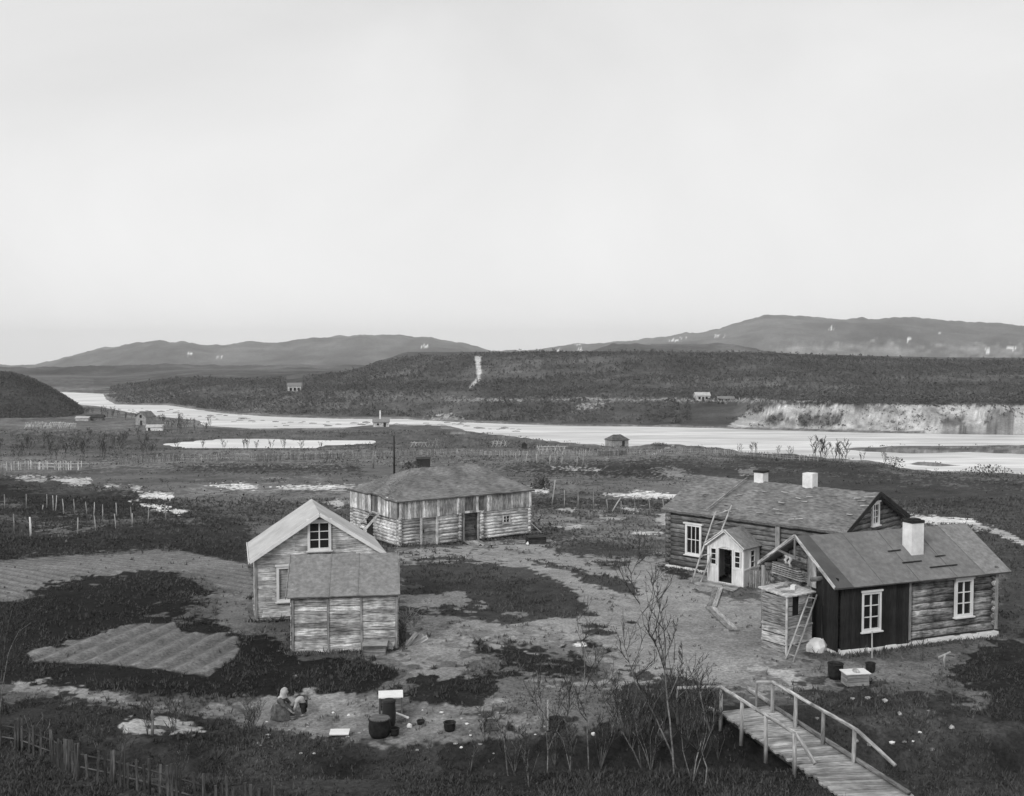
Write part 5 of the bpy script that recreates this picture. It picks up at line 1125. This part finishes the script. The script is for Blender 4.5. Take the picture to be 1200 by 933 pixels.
# ================================================================ bare birches and shrubs
def grow(mt, mc, path, r0, nb, seed, tw=1.0, rmin=.006, ntri=4, spread=.9):
    """path: main stem; side branches split off and split again"""
    q = random.Random(seed); path = [Vector(p) for p in path]; n = len(path); rs = [max(rmin * 1.4, r0 * (1 - .82 * i / (n - 1))) for i in range(n)]
    sm = []; sr = []
    for i in range(n - 1):
        for j in range(2):
            p = path[i].lerp(path[i + 1], j / 2); sm.append(p + Vector((q.uniform(-1, 1), q.uniform(-1, 1), 0)) * r0 * .5 * (i + j > 0)); sr.append(rs[i] + (rs[i + 1] - rs[i]) * j / 2)
    sm.append(path[-1]); sr.append(rs[-1]); mt.tube(sm, sr, 6, q.random())
    L = sum((b - a).length for a, b in zip(path, path[1:]))
    def br(p, d, l, r, lev):
        pts = [p]; k = 4 if lev < 2 else 2
        for i in range(k):
            d = (d + Vector((q.uniform(-.3, .3), q.uniform(-.3, .3), q.uniform(-.05, .28)))).normalized(); pts.append(pts[-1] + d * l / k)
            if lev < 3 and i > 0 or lev == 1:
                for _ in range(1 if lev > 1 else 2):
                    if q.random() < .85:
                        nd = (d + Vector((q.uniform(-1, 1), q.uniform(-1, 1), q.uniform(-.2, .7))) * .8).normalized(); br(pts[-1], nd, l * q.uniform(.3, .55), r * .6, lev + 1)
        mc.tube(pts, [max(rmin, r * (1 - .7 * i / k)) for i in range(k + 1)], ntri, q.random())
    for i in range(nb):
        t0 = .22 + .76 * (i + q.random()) / nb; k = min(n - 2, int(t0 * (n - 1))); f = t0 * (n - 1) - k; p = path[k].lerp(path[k + 1], f); a = q.uniform(0, 6.283); up = q.uniform(.5, 1.4)
        d = Vector((math.cos(a), math.sin(a), up * 1.25)).normalized(); br(p, d, L * q.uniform(.2, .42) * (1.15 - t0 * .6) * spread * tw, (r0 * (1 - .8 * t0)) * .55 + rmin, 1)
def wp(px, py, D): d = ray(px, py); t0 = D / d[1]; return Vector((d[0] * t0, D, H + d[2] * t0))
def near_tree(lab, stems, D, r0, nb, seed, name='birch_tree', cat='tree', group=None, tw=1, rmin=.0045):
    b = wp(*stems[0][0], D); b.z = gz(b.x, b.y); t_ = thing(name, lab, cat, b, 0, group); mt, mc = MB(), MB(); q = random.Random(seed)
    for k, s in enumerate(stems):
        pts = [wp(px, py, D + q.uniform(-.25, .25) * (i > 0) * (1 + i * .3)) - b for i, (px, py) in enumerate(s)]
        if k == 0 or s[0] == stems[0][0]: pts[0] = Vector((pts[0].x, 0, -.1))
        grow(mt, mc, pts, r0 * (1 if k == 0 else .7), nb if k == 0 else int(nb * .7), seed * 31 + k, tw, rmin)
    mt.build('trunk', 'bark', t_); mc.build('branches', 'twig', t_); return t_
near_tree('tallest bare birch in front, forking twice, its top reaching before the yard path', [[(790, 915), (788, 880), (785, 845), (782, 815), (778, 776), (766, 752), (755, 732), (749, 705), (739, 676), (748, 655), (752, 640)], [(779, 780), (780, 755), (775, 722), (768, 698), (765, 685), (770, 668)], [(783, 821), (794, 795), (800, 775), (799, 755)], [(778, 776), (789, 748), (794, 727)]], 26.6, .026, 14, 5, tw=.5)
near_tree('slender bare birch left of the tallest, a straight single stem', [[(690, 915), (689, 870), (686, 820), (685, 775), (679, 745), (677, 722)]], 27.2, .02, 9, 6, tw=.6)
near_tree('bare birch leaning left, between the slender one and the tallest', [[(795, 915), (786, 880), (767, 838), (745, 800), (737, 775), (729, 750)]], 27.4, .026, 11, 7, tw=.7)
near_tree('bare birch rising beside the wooden tub', [[(641, 915), (642, 880), (640, 850), (632, 815), (629, 786)], [(642, 880), (655, 850), (655, 825), (652, 797)]], 27.6, .018, 9, 8, tw=.8)
near_tree('pale curving sapling at the left end of the row, by the dark open crate', [[(596, 925), (594, 895), (590, 865), (583, 848), (571, 836)]], 26.8, .02, 5, 9, tw=.6)
near_tree('many stemmed bare birch just right of the tallest, before the bridge rail', [[(812, 915), (816, 890), (824, 862), (826, 838), (819, 805), (816, 775)], [(812, 915), (822, 885), (836, 850), (838, 820)], [(812, 915), (800, 880), (798, 850), (806, 815)]], 26.2, .02, 11, 10, tw=.8)
near_tree('bare birch with crossing stems right of the slender one', [[(756, 915), (742, 880), (728, 855), (712, 832), (700, 800), (697, 778)], [(752, 905), (748, 870), (742, 830), (748, 800)]], 27, .019, 10, 11, tw=.8)
near_tree('bare sapling in the bottom row between the tub and the slender birch', [[(668, 920), (668, 885), (664, 850), (668, 815), (664, 790)]], 27.9, .014, 9, 12, tw=.9)
near_tree('pale leaning sapling with a bent tip at the bridge corner', [[(826, 925), (828, 900), (822, 880), (828, 858), (827, 842)]], 25.8, .02, 5, 13, tw=.6)
near_tree('faint bare tree rising at the left edge of the view', [[(-4, 860), (4, 800), (10, 765), (22, 740), (36, 730)], [(-4, 860), (2, 790), (6, 750), (14, 715)]], 30, .018, 9, 14, tw=.8)
def shrub_mesh(seed, h, n, r, rmin, nb=5):
    q = random.Random(seed); mt, mc = MB(), MB()
    for k in range(n):
        a = q.uniform(0, 6.28); le = q.uniform(.1, .5); hh = h * q.uniform(.65, 1); r = r * .999; pts = [(0, 0, -.05), (math.cos(a) * le * .3 * h, math.sin(a) * le * .3 * h, hh * .4), (math.cos(a) * le * .6 * h, math.sin(a) * le * .6 * h, hh * .75), (math.cos(a + .5) * le * .8 * h, math.sin(a + .5) * le * .8 * h, hh)]
        grow(mt, mc, pts, r, nb, seed * 7 + k, .9, rmin, 3)
    return mt, mc
protos = []
def shrub(lab, group, name, px, py, h, seed, n=4, r=.012, rmin=.004, key=None, rz=0, ymin=20, nb=5, cat='shrub', mats=('bark', 'twig')):
    p = ground(px, py, ymin); t_ = thing(name, lab, cat, p, rz, group); k = (seed, n, r, rmin)
    if k not in shrub.c:
        mt, mc = shrub_mesh(seed, 1.0, n, r, rmin, nb); a = mt.build('trunk', mats[0]); b = mc.build('branches', mats[1]); shrub.c[k] = (a.data, b.data); bpy.data.objects.remove(a); bpy.data.objects.remove(b)
    for nm, me in zip(('trunk', 'branches'), shrub.c[k]): o = bpy.data.objects.new(nm, me); COL.objects.link(o); o.parent = t_
    t_.scale = (h, h, h * 1.0); return t_
shrub.c = {}
gA = 'low bare shrubs in the ditch before the yard'
for k in range(12):
    px_ = 548 + (k * 97 % 330) + rnd.uniform(-8, 8); py_ = rnd.uniform(872, 925)
    if px_ > 850: px_ -= 250
    shrub('low leafless shrub of dark twigs in the ditch below the yard', gA, 'bare_shrub', px_, py_, rnd.uniform(.7, 1.5), 20 + k % 5, 6, .009, .0036, rz=rnd.uniform(0, 6))
for k in range(12):
    px_ = 722 + (k * 37 % 120); py_ = rnd.uniform(846, 872); shrub('low leafless shrub of dark twigs on the ditch edge behind the tallest birch', 'low bare shrubs left of the footbridge', 'bare_shrub', px_, py_, rnd.uniform(1.0, 1.7), 20 + k % 5, 6, .009, .0036, rz=rnd.uniform(0, 6))
for k in range(16):
    px_ = rnd.uniform(10, 300); py_ = rnd.uniform(855, 915) if k % 2 else rnd.uniform(840, 870); shrub('low leafless shrub in the dark lower left corner', 'bare shrubs in the lower left corner', 'bare_shrub', px_, py_, rnd.uniform(.5, 1.1), 20 + k % 5, 6, .009, .0036, rz=rnd.uniform(0, 6))
for k, (px_, py_, hh) in enumerate([(868, 533, 2.6), (881, 533, 3.2), (886, 532, 3.0), (911, 534, 2.4), (955, 540, 4.0), (962, 541, 4.4), (968, 541, 3.6), (978, 542, 3.4), (984, 543, 4.0), (990, 543, 3.2), (1010, 543, 2.6), (1037, 544, 3), (925, 537, 2.2)]):
    shrub('thin bare birch standing against the bright river on the right', 'thin birches on the right river bank', 'birch_tree', px_, py_, hh, 40 + k % 3, 3, .011, .006, rz=k * 1.3, ymin=120, cat='tree')
for k, (px_, py_, hh) in enumerate([(208, 527, 2.6), (290, 528, 3.2), (286, 527, 2.6), (300, 528, 2.2), (318, 528, 2.4), (333, 528, 3), (352, 528, 2.6), (238, 528, 2.6), (376, 528, 2), (262, 528, 2.4)]):
    shrub('small bare birch on the near edge of the pond', 'small birches by the pond', 'birch_tree', px_, py_, hh, 40 + k % 3, 3, .011, .006, rz=k * 1.7, ymin=120, cat='tree')
for k in range(70):
    px_ = rnd.uniform(0, 185) if k < 52 else rnd.uniform(185, 250); py_ = rnd.uniform(512, 540) if k < 52 else rnd.uniform(498, 508)
    shrub('small bare birch in the thicket on the left meadow', 'birch thicket on the left meadow', 'birch_tree', px_, py_, rnd.uniform(1.8, 3.6), 40 + k % 3, 3, .011, .006, rz=k * 1.1, ymin=120, cat='tree')
for k in range(30):
    px_ = rnd.uniform(95, 260); py_ = np.interp(px_, [95, 140, 260], [483, 487, 500]) + rnd.uniform(0, 5)
    shrub('tiny dark bare tree along the far left shore', 'trees along the far left shore', 'birch_tree', px_, py_, rnd.uniform(2, 4), 40 + k % 3, 3, .011, .006, rz=k * 1.1, ymin=200, cat='tree')
def bush(lab, px, py, w, h, seed, mat='scrub', n=260, ymin=100):
    q = random.Random(seed); p = ground(px, py, ymin); c = MB()
    for k in range(n):
        a = q.uniform(0, 6.28); u = q.random() ** .5; z = q.random(); b = V3(math.cos(a) * u * w / 2 * math.sqrt(1 - z * z * .8), math.sin(a) * u * w / 3, z * h); s = .22
        c.add([b + V3(q.uniform(-s, s), q.uniform(-s, s), q.uniform(-s, s)) for _ in range(3)], [(0, 1, 2)], [((0, 0), (1, 0), (0, 1))])
    t_ = thing('bush', lab, 'bush', p); c.build('crown', mat, t_); c = MB()
    for k in range(5): c.tube([(0, 0, -.1), (q.uniform(-w / 3, w / 3), q.uniform(-.5, .5), h * .8)], [.06, .03], 4)
    c.build('stems', 'twig', t_)
bush('round dark bush at the near edge of the right river channel', 1047, 548, 5.6, 2.2, 1); bush('low dark bush in the water edge at the far right', 1160, 559, 7.5, 1.5, 2); bush('low dark bush line left of the hipped hut by the river', 772, 522.5, 5, .8, 3)
bush('dark bush behind the right end of the barn', 634, 573, 2.2, 1.4, 4); bush('low dark thicket left of the barn roof', 483, 553, 3.4, 1.3, 5)

# ================================================================ people gathering something in the lower yard
def skin(name, joints, edges, parent, mat, root=0, sub=2, label=None):
    me = bpy.data.meshes.new(name); me.from_pydata([j[0] for j in joints], edges, []); o = bpy.data.objects.new(name, me); COL.objects.link(o)
    md = o.modifiers.new('skin', 'SKIN'); md.use_smooth_shade = True
    for i, j in enumerate(joints):
        sv = me.skin_vertices[0].data[i]; r = j[1]; sv.radius = (r, r) if not isinstance(r, tuple) else r; sv.use_root = (i == root)
    s = o.modifiers.new('sub', 'SUBSURF'); s.levels = sub; s.render_levels = sub
    me.materials.append(M[mat]); o.parent = parent
    if label: o['label'] = label
    return o
def hand(js, es, wrist, d, side, s=1):
    """palm and five fingers branching from the wrist"""
    w = len(js) - 1 if wrist is None else wrist; W_ = Vector(js[w][0]); d = Vector(d).normalized(); a = Vector(side).normalized(); n = d.cross(a)
    js.append((W_ + d * .05 * s, .026 * s)); es.append((w, len(js) - 1)); p = len(js) - 1
    for k, (o, l) in enumerate(((-1.5, .05), (-.5, .065), (.5, .06), (1.5, .045))):
        b = W_ + d * .085 * s + a * o * .019 * s; js.append((b, .009 * s)); es.append((p, len(js) - 1)); js.append((b + d * l * .6 * s + n * .012, .0085 * s)); es.append((len(js) - 2, len(js) - 1)); js.append((b + d * l * .9 * s + n * .035 * s, .0075 * s)); es.append((len(js) - 2, len(js) - 1))
    b = W_ + d * .03 * s - a * .035 * s; js.append((b, .011 * s)); es.append((w, len(js) - 1)); js.append((b + d * .04 * s - a * .02 * s + n * .01, .009 * s)); es.append((len(js) - 2, len(js) - 1))
# woman crouching, facing right, reaching to the ground
pw_ = ground(330, 841.5); Wn = thing('person', 'person crouching in a long grey dress and pale headscarf, reaching to the ground', 'person', pw_, -.15)
js = [((-.1, 0, .3), .13), ((-.08, 0, .42), .12), ((.0, 0, .57), .13), ((.06, 0, .66), .06), ((.1, 0, .71), .05), ((.13, 0, .78), .085), ((.145, 0, .86), .08),
      ((.02, -.16, .6), .055), ((.16, -.2, .42), .042), ((.34, -.14, .28), .03), ((.02, .16, .6), .055), ((.17, .2, .42), .042), ((.36, .12, .26), .03),
      ((-.08, -.1, .28), .09), ((.18, -.13, .36), .07), ((.0, -.12, .08), .05), ((.12, -.12, .03), .04), ((-.08, .1, .28), .09), ((.18, .13, .36), .07), ((.0, .12, .08), .05), ((.12, .12, .03), .04), ((.215, 0, .80), .018)]
es = [(0, 1), (1, 2), (2, 3), (3, 4), (4, 5), (5, 6), (2, 7), (7, 8), (8, 9), (2, 10), (10, 11), (11, 12), (0, 13), (13, 14), (14, 15), (15, 16), (0, 17), (17, 18), (18, 19), (19, 20), (5, 21)]
hand(js, es, 9, (.7, .1, -.7), (0, 1, 0)); hand(js, es, 12, (.7, -.1, -.7), (0, -1, 0)); skin('body', js, es, Wn, 'skin')
def cloth(name, rings, mat, parent, n=16, wav=.03, label=None):
    c = MB(); vs = []
    for i, (cx, cy, cz, rx, ry) in enumerate(rings):
        for k in range(n): a = 6.2832 * k / n; w_ = 1 + wav * math.sin(k * 2.4 + i * .9) * (1 - i / len(rings)); vs.append((cx + rx * w_ * math.cos(a), cy + ry * w_ * math.sin(a), cz))
    fs = [(i * n + k, i * n + (k + 1) % n, (i + 1) * n + (k + 1) % n, (i + 1) * n + k) for i in range(len(rings) - 1) for k in range(n)] + [tuple((len(rings) - 1) * n + k for k in range(n))]
    c.add(vs, fs, [((0, 0),) * len(f) for f in fs], .5, True); return c.build(name, mat, parent, label)
cloth('skirt', [(.02, 0, .0, .37, .33), (.03, 0, .1, .36, .31), (.02, 0, .25, .34, .28), (.0, 0, .38, .27, .22), (-.05, 0, .45, .17, .16), (-.05, 0, .46, .02, .02)], 'cloth_mid', Wn, 18, .09)
skin('blouse', [((-.07, 0, .42), .15), ((.0, 0, .56), .15), ((.05, 0, .63), .08), ((.02, -.16, .6), .07), ((.14, -.2, .44), .058), ((.28, -.16, .33), .045), ((.02, .16, .6), .07), ((.15, .2, .44), .058), ((.3, .14, .31), .045)], [(0, 1), (1, 2), (1, 3), (3, 4), (4, 5), (1, 6), (6, 7), (7, 8)], Wn, 'cloth_mid')
cloth('headscarf', [(.03, 0, .63, .15, .14), (.06, 0, .7, .105, .11), (.075, 0, .77, .105, .115), (.085, 0, .84, .108, .112), (.1, 0, .9, .095, .09), (.1, 0, .945, .03, .03)], 'cloth_white', Wn, 14, .05)
bk = pot('basket', 'small pale basket at the hands of the crouching person', 'basket', ground(343, 843.5), .11, .12, 'dark_log')
# child bending over towards the left
pc_ = ground(354, 840.5); Ch = thing('person', 'small person bent double with a pale shirt and dark trousers, facing left', 'person', pc_, .1)
js = [((.05, 0, .42), .1), ((-.03, 0, .52), .1), ((-.16, 0, .5), .1), ((-.23, 0, .44), .05), ((-.26, 0, .4), .045), ((-.31, 0, .34), .08), ((-.34, 0, .27), .075),
      ((-.16, -.12, .46), .04), ((-.2, -.14, .3), .034), ((-.25, -.1, .16), .026), ((-.16, .12, .46), .04), ((-.2, .14, .3), .034), ((-.27, .1, .17), .026),
      ((.05, -.07, .38), .075), ((.03, -.08, .2), .052), ((.06, -.08, .05), .035), ((-.04, -.08, .025), .03), ((.05, .07, .38), .075), ((.07, .08, .2), .052), ((.1, .08, .05), .035), ((.0, .08, .025), .03), ((-.385, 0, .32), .016)]
es = [(0, 1), (1, 2), (2, 3), (3, 4), (4, 5), (5, 6), (2, 7), (7, 8), (8, 9), (2, 10), (10, 11), (11, 12), (0, 13), (13, 14), (14, 15), (15, 16), (0, 17), (17, 18), (18, 19), (19, 20), (5, 21)]
hand(js, es, 9, (-.3, 0, -.9), (0, 1, 0), .75); hand(js, es, 12, (-.3, 0, -.9), (0, -1, 0), .75); skin('body', js, es, Ch, 'skin')
skin('shirt', [((.03, 0, .44), .125), ((-.04, 0, .53), .13), ((-.15, 0, .5), .125), ((-.2, 0, .46), .07), ((-.16, -.12, .46), .055), ((-.19, -.14, .33), .045), ((-.22, -.12, .24), .038), ((-.16, .12, .46), .055), ((-.19, .14, .33), .045), ((-.23, .12, .24), .038)], [(0, 1), (1, 2), (2, 3), (2, 4), (4, 5), (5, 6), (2, 7), (7, 8), (8, 9)], Ch, 'cloth_white')
skin('trousers', [((.06, 0, .41), .115), ((.05, -.075, .36), .09), ((.03, -.08, .2), .066), ((.06, -.08, .08), .052), ((.05, .075, .36), .09), ((.07, .08, .2), .066), ((.1, .08, .08), .052)], [(0, 1), (1, 2), (2, 3), (0, 4), (4, 5), (5, 6)], Ch, 'cloth_dark')
skin('cap', [((-.29, 0, .36), .088), ((-.335, 0, .27), .085)], [(0, 1)], Ch, 'cloth_mid')

# ================================================================ stuff: grass tufts and hillside scrub
def tri_cloud(name, P, TONE, mat, label, cat, kind='stuff'):
    me = bpy.data.meshes.new(name); n = len(P)
    me.vertices.add(n * 3); me.vertices.foreach_set('co', P.astype(np.float32).ravel()); me.loops.add(n * 3); me.loops.foreach_set('vertex_index', np.arange(n * 3, dtype=np.int32))
    me.polygons.add(n); me.polygons.foreach_set('loop_start', np.arange(0, n * 3, 3, dtype=np.int32)); me.update(calc_edges=True)
    a = me.attributes.new('tone', 'FLOAT', 'POINT'); a.data.foreach_set('value', np.repeat(TONE, 3).astype(np.float32)); me.materials.append(mat)
    o = bpy.data.objects.new(name, me); COL.objects.link(o); tag(o, label, cat, None, kind); return o
rg = np.random.default_rng(5)
def sample_grid(arr, x, y):
    iy = np.clip(np.searchsorted(rows, y), 1, nr - 1); iy = iy - (np.abs(rows[iy - 1] - y) < np.abs(rows[np.minimum(iy, nr - 1)] - y)); ix = np.clip(np.searchsorted(us, x / np.maximum(y, 24)), 0, nc - 1)
    return arr[iy, ix]
# tufts: height per place follows how grassy the survey is
n = 150000; dd = 25 + 75 * rg.random(n) ** 1.6; uu = rg.uniform(-.52, .52, n); gx, gy = uu * dd, dd
av = sample_grid(A, gx, gy); keep = rg.random(n) < np.interp(av, [40, 75, 100, 115, 130], [.9, .8, .3, .08, .02])
cl = fbm(gx / 1.3, gy / 1.3, 3, 91); keep &= rg.random(n) > .93 * sample_grid(PLOT, gx, gy); keep &= rg.random(n) < np.clip(.5 + cl * 3, .08, 1)
foot = [(E_, -.4, L_ + .3, -.4, W_ + .3), (D_, -.3, LD + .3, -.3, WD + .3), (A_, -.3, LA + .3, -.3, WA + .3), (B_, -.2, LB + .2, -.2, WB + .2), (C_, -.2, LC + .2, -.2, WC + .2), (X_, -.1, 1.4, -.1, 1.2)]
for r_, a0, a1, b0, b1 in foot:
    c_, s_ = math.cos(r_.rotation_euler.z), math.sin(r_.rotation_euler.z); dx, dy = gx - r_.location.x, gy - r_.location.y; lx, ly = dx * c_ + dy * s_, -dx * s_ + dy * c_
    keep &= ~((lx > a0) & (lx < a1) & (ly > b0) & (ly < b1))
wg = []
for r_, a0, a1, b0, b1 in foot[:5]:
    a0, a1, b0, b1 = a0 + .12, a1 - .12, b0 + .12, b1 - .12
    for (u0, v0), (u1, v1) in (((a0, b0), (a1, b0)), ((a0, b0), (a0, b1)), ((a1, b0), (a1, b1))):
        for _ in range(int(90 * math.hypot(u1 - u0, v1 - v0))):
            t0 = rnd.random(); w = to_world(r_, (u0 + (u1 - u0) * t0 + rnd.gauss(0, .12), v0 + (v1 - v0) * t0 + rnd.gauss(0, .12), 0)); wg.append((w.x, w.y))
wg = np.array(wg); gx, gy = np.concatenate([gx, wg[:, 0]]), np.concatenate([gy, wg[:, 1]]); av = np.concatenate([av, np.full(len(wg), 70.) + rg.uniform(-20, 40, len(wg))]); keep = np.concatenate([keep, np.ones(len(wg), bool)])
lx = gx - L0.x; keep &= ~((gy < 32.4) & (gy > 24) & (gx > 6.0 + (32 - gy) * .28) & (gx < 7.9 + (32 - gy) * .30))
gx, gy, av = gx[keep], gy[keep], av[keep]; g_z = hgt(gx, gy); k = len(gx); hh = rg.uniform(.03, .12, k) * (.6 + 1.1 * np.clip(fbm(gx / 2.5, gy / 2.5, 3, 95) + .5, 0, 1)) * np.interp(gy, [25, 60, 100], [1, 1.3, 2]) * (1 + 1.2 * (rg.random(k) < .06))
T = []; TN = []
for b in range(3):
    a = rg.uniform(0, 6.28, k); w = rg.uniform(.012, .035, k) * np.interp(gy, [25, 60, 100], [1, 1.6, 3]); lx, ly = rg.uniform(-.6, .6, k) * hh, rg.uniform(-.6, .6, k) * hh; ox, oy = rg.uniform(-.06, .06, k), rg.uniform(-.06, .06, k)
    p0 = np.stack([gx + ox - np.cos(a) * w, gy + oy - np.sin(a) * w, g_z - .01], -1); p1 = np.stack([gx + ox + np.cos(a) * w, gy + oy + np.sin(a) * w, g_z - .01], -1); p2 = np.stack([gx + ox + lx, gy + oy + ly, g_z + hh * rg.uniform(.6, 1.1, k)], -1)
    T.append(np.stack([p0, p1, p2], 1)); TN.append(np.clip((av - 44) / 110 + rg.normal(0, .1, k) + .5 * fbm(gx / 1.8, gy / 1.8, 3, 96), 0, 1))
M['tuft'] = material('dry_grass', 86, 96, tone=.6, nscale=1, bump=0)
tri_cloud('grass', np.concatenate(T), np.concatenate(TN), M['tuft'], 'short dry grass tufts over the yard and meadow', 'grass')
# scrub on the slopes across the river
n = 90000; px_ = rg.uniform(128, 1230, n); uu = (px_ - 600) / F; D0 = np.interp(px_, [a for a, b in FARB], [unproj(a, b, WL)[1] for a, b in FARB]); dd = D0 + 6 + rg.random(n) * 235; sx_, sy_ = uu * dd, dd
sz = hgt(sx_, sy_); A0_ = sample_grid(A, sx_, sy_); cl = fbm(sx_ / 20, sy_ / 20, 4, 77); keep = (sz > WL + .4) & (A0_ < 108) & (rg.random(n) < np.clip(.55 + 1.8 * cl, .1, 1) * np.interp(px_, [128, 200], [.3, 1])); keep &= ~((px_ > 810) & (px_ < 875) & (sz < -4) & (dd < D0 + 40)) ; keep &= ~((np.abs(px_ - 345) < 10) & (dd > D0 + 90))
sx_, sy_, sz = sx_[keep], sy_[keep], sz[keep]; k = len(sx_); hh = rg.uniform(.5, 1.5, k) * (1 + .8 * (rg.random(k) < .06)); T = []; TN = []; base = rg.random(k)
for b in range(7):
    zc = rg.random(k) * hh; rr = hh * .42 * (1.05 - zc / hh * .6); a = rg.uniform(0, 6.28, k); c0 = np.stack([sx_ + np.cos(a) * rr * .7, sy_ + np.sin(a) * rr * .7, sz + zc * .9], -1)
    T.append(np.stack([c0 + rg.uniform(-1, 1, (k, 3)) * (hh * .34)[:, None] for _ in range(3)], 1)); TN.append(np.clip(base * .6 + rg.random(k) * .4, 0, 1))
q_ = 2600; bx_ = rg.uniform(852, 1230, q_); bd_ = np.interp(bx_, [a for a, b in FARB], [unproj(a, b, WL)[1] for a, b in FARB]) + np.where(rg.random(q_) < .5, 12 + 8 * rg.random(q_), 2 + 14 * rg.random(q_)); ex_, ey_ = (bx_ - 600) / F * bd_, bd_; ez_ = hgt(ex_, ey_); ke = (ez_ > WL + .6) & ((fbm(ex_ / 6, ey_ / 6, 3, 55) > .03) | (ez_ > -7.5)); ex_, ey_, ez_ = ex_[ke], ey_[ke], ez_[ke]; ke = len(ex_); eh = rg.uniform(.25, .8, ke)
for b in range(6):
    c0 = np.stack([ex_ + rg.uniform(-.6, .6, ke) * eh, ey_ + rg.uniform(-.4, .4, ke) * eh, ez_ + rg.random(ke) * eh], -1); T.append(np.stack([c0 + rg.uniform(-1, 1, (ke, 3)) * (eh * .45)[:, None] for _ in range(3)], 1)); TN.append(rg.random(ke) * .6)
tri_cloud('birch_scrub', np.concatenate(T), np.concatenate(TN), M['scrub'], 'dense leafless birch scrub covering the slopes across the river', 'scrub')
n = 16000; sx_ = rg.uniform(-330, -165, n); sy_ = rg.uniform(388, 445, n); sz = hgt(sx_, sy_); keep = (600 + F * sx_ / sy_ < 104) & (sz > -14.2); sx_, sy_, sz = sx_[keep], sy_[keep], sz[keep]; k = len(sx_); hh = rg.uniform(.4, 1.3, k); T = []; TN = []
for b in range(6):
    c0 = np.stack([sx_ + rg.uniform(-.4, .4, k) * hh, sy_ + rg.uniform(-.4, .4, k) * hh, sz + rg.random(k) * hh * .8], -1); T.append(np.stack([c0 + rg.uniform(-1, 1, (k, 3)) * (hh * .34)[:, None] for _ in range(3)], 1)); TN.append(rg.random(k) * .6)
tri_cloud('hill_scrub', np.concatenate(T), np.concatenate(TN), M['scrub'], 'leafless scrub on the round hill at the far left', 'scrub')
# heather clumps on the meadow between yard and river
n = 30000; dd = 62 + rg.random(n) * 270; uu = rg.uniform(-.52, .52, n); sx_, sy_ = uu * dd, dd; sz = hgt(sx_, sy_); A0_ = sample_grid(A, sx_, sy_); cl = fbm(sx_ / 9, sy_ / 5, 4, 78)
keep = (sz > WL + .35) & (A0_ < 100) & (rg.random(n) < np.clip(.3 + 2.6 * cl, .02, .9))
for r_, a0, a1, b0, b1 in foot:
    c_, s_ = math.cos(r_.rotation_euler.z), math.sin(r_.rotation_euler.z); dx, dy = sx_ - r_.location.x, sy_ - r_.location.y; lx, ly = dx * c_ + dy * s_, -dx * s_ + dy * c_; keep &= ~((lx > a0 - .6) & (lx < a1 + .6) & (ly > b0 - .6) & (ly < b1 + .6))
keep &= np.abs(PL - sz) > .1
sx_, sy_, sz, av = sx_[keep], sy_[keep], sz[keep], A0_[keep]; k = len(sx_); hh = rg.uniform(.12, .4, k) * np.interp(sy_, [60, 300], [.7, 1.7]); T = []; TN = []
for b in range(6):
    c0 = np.stack([sx_ + rg.uniform(-1, 1, k) * hh * 1.5, sy_ + rg.uniform(-1, 1, k) * hh, sz + rg.random(k) * hh * .7], -1); T.append(np.stack([c0 + rg.uniform(-1, 1, (k, 3)) * (hh * .5)[:, None] for _ in range(3)], 1)); TN.append(np.clip((av - 55) / 120 + rg.normal(0, .16, k), 0, 1))
tri_cloud('heather', np.concatenate(T), np.concatenate(TN), M['tuft'], 'low heather and dwarf shrubs over the rough meadow', 'heather')
#HAZE
hx = MB(); hm = bpy.data.materials.new('haze'); hm.use_nodes = True; hm.node_tree.nodes.clear()
ho = hm.node_tree.nodes.new('ShaderNodeOutputMaterial'); hv = hm.node_tree.nodes.new('ShaderNodeVolumePrincipled')
hv.inputs['Color'].default_value = (.97, .97, .97, 1); hv.inputs['Density'].default_value = 9e-5; hv.inputs['Anisotropy'].default_value = 0.0
hm.node_tree.links.new(hv.outputs[0], ho.inputs['Volume'])
hx.box(-15600, 15600, -60, 9700, float(GZ.min()) - 1.5, float(GZ.max()) + 20, .5); ho_ = hx.build('haze', hm); ho_['kind'] = 'stuff'; ho_['label'] = 'thin pale haze lying over the valley'; ho_['category'] = 'haze'
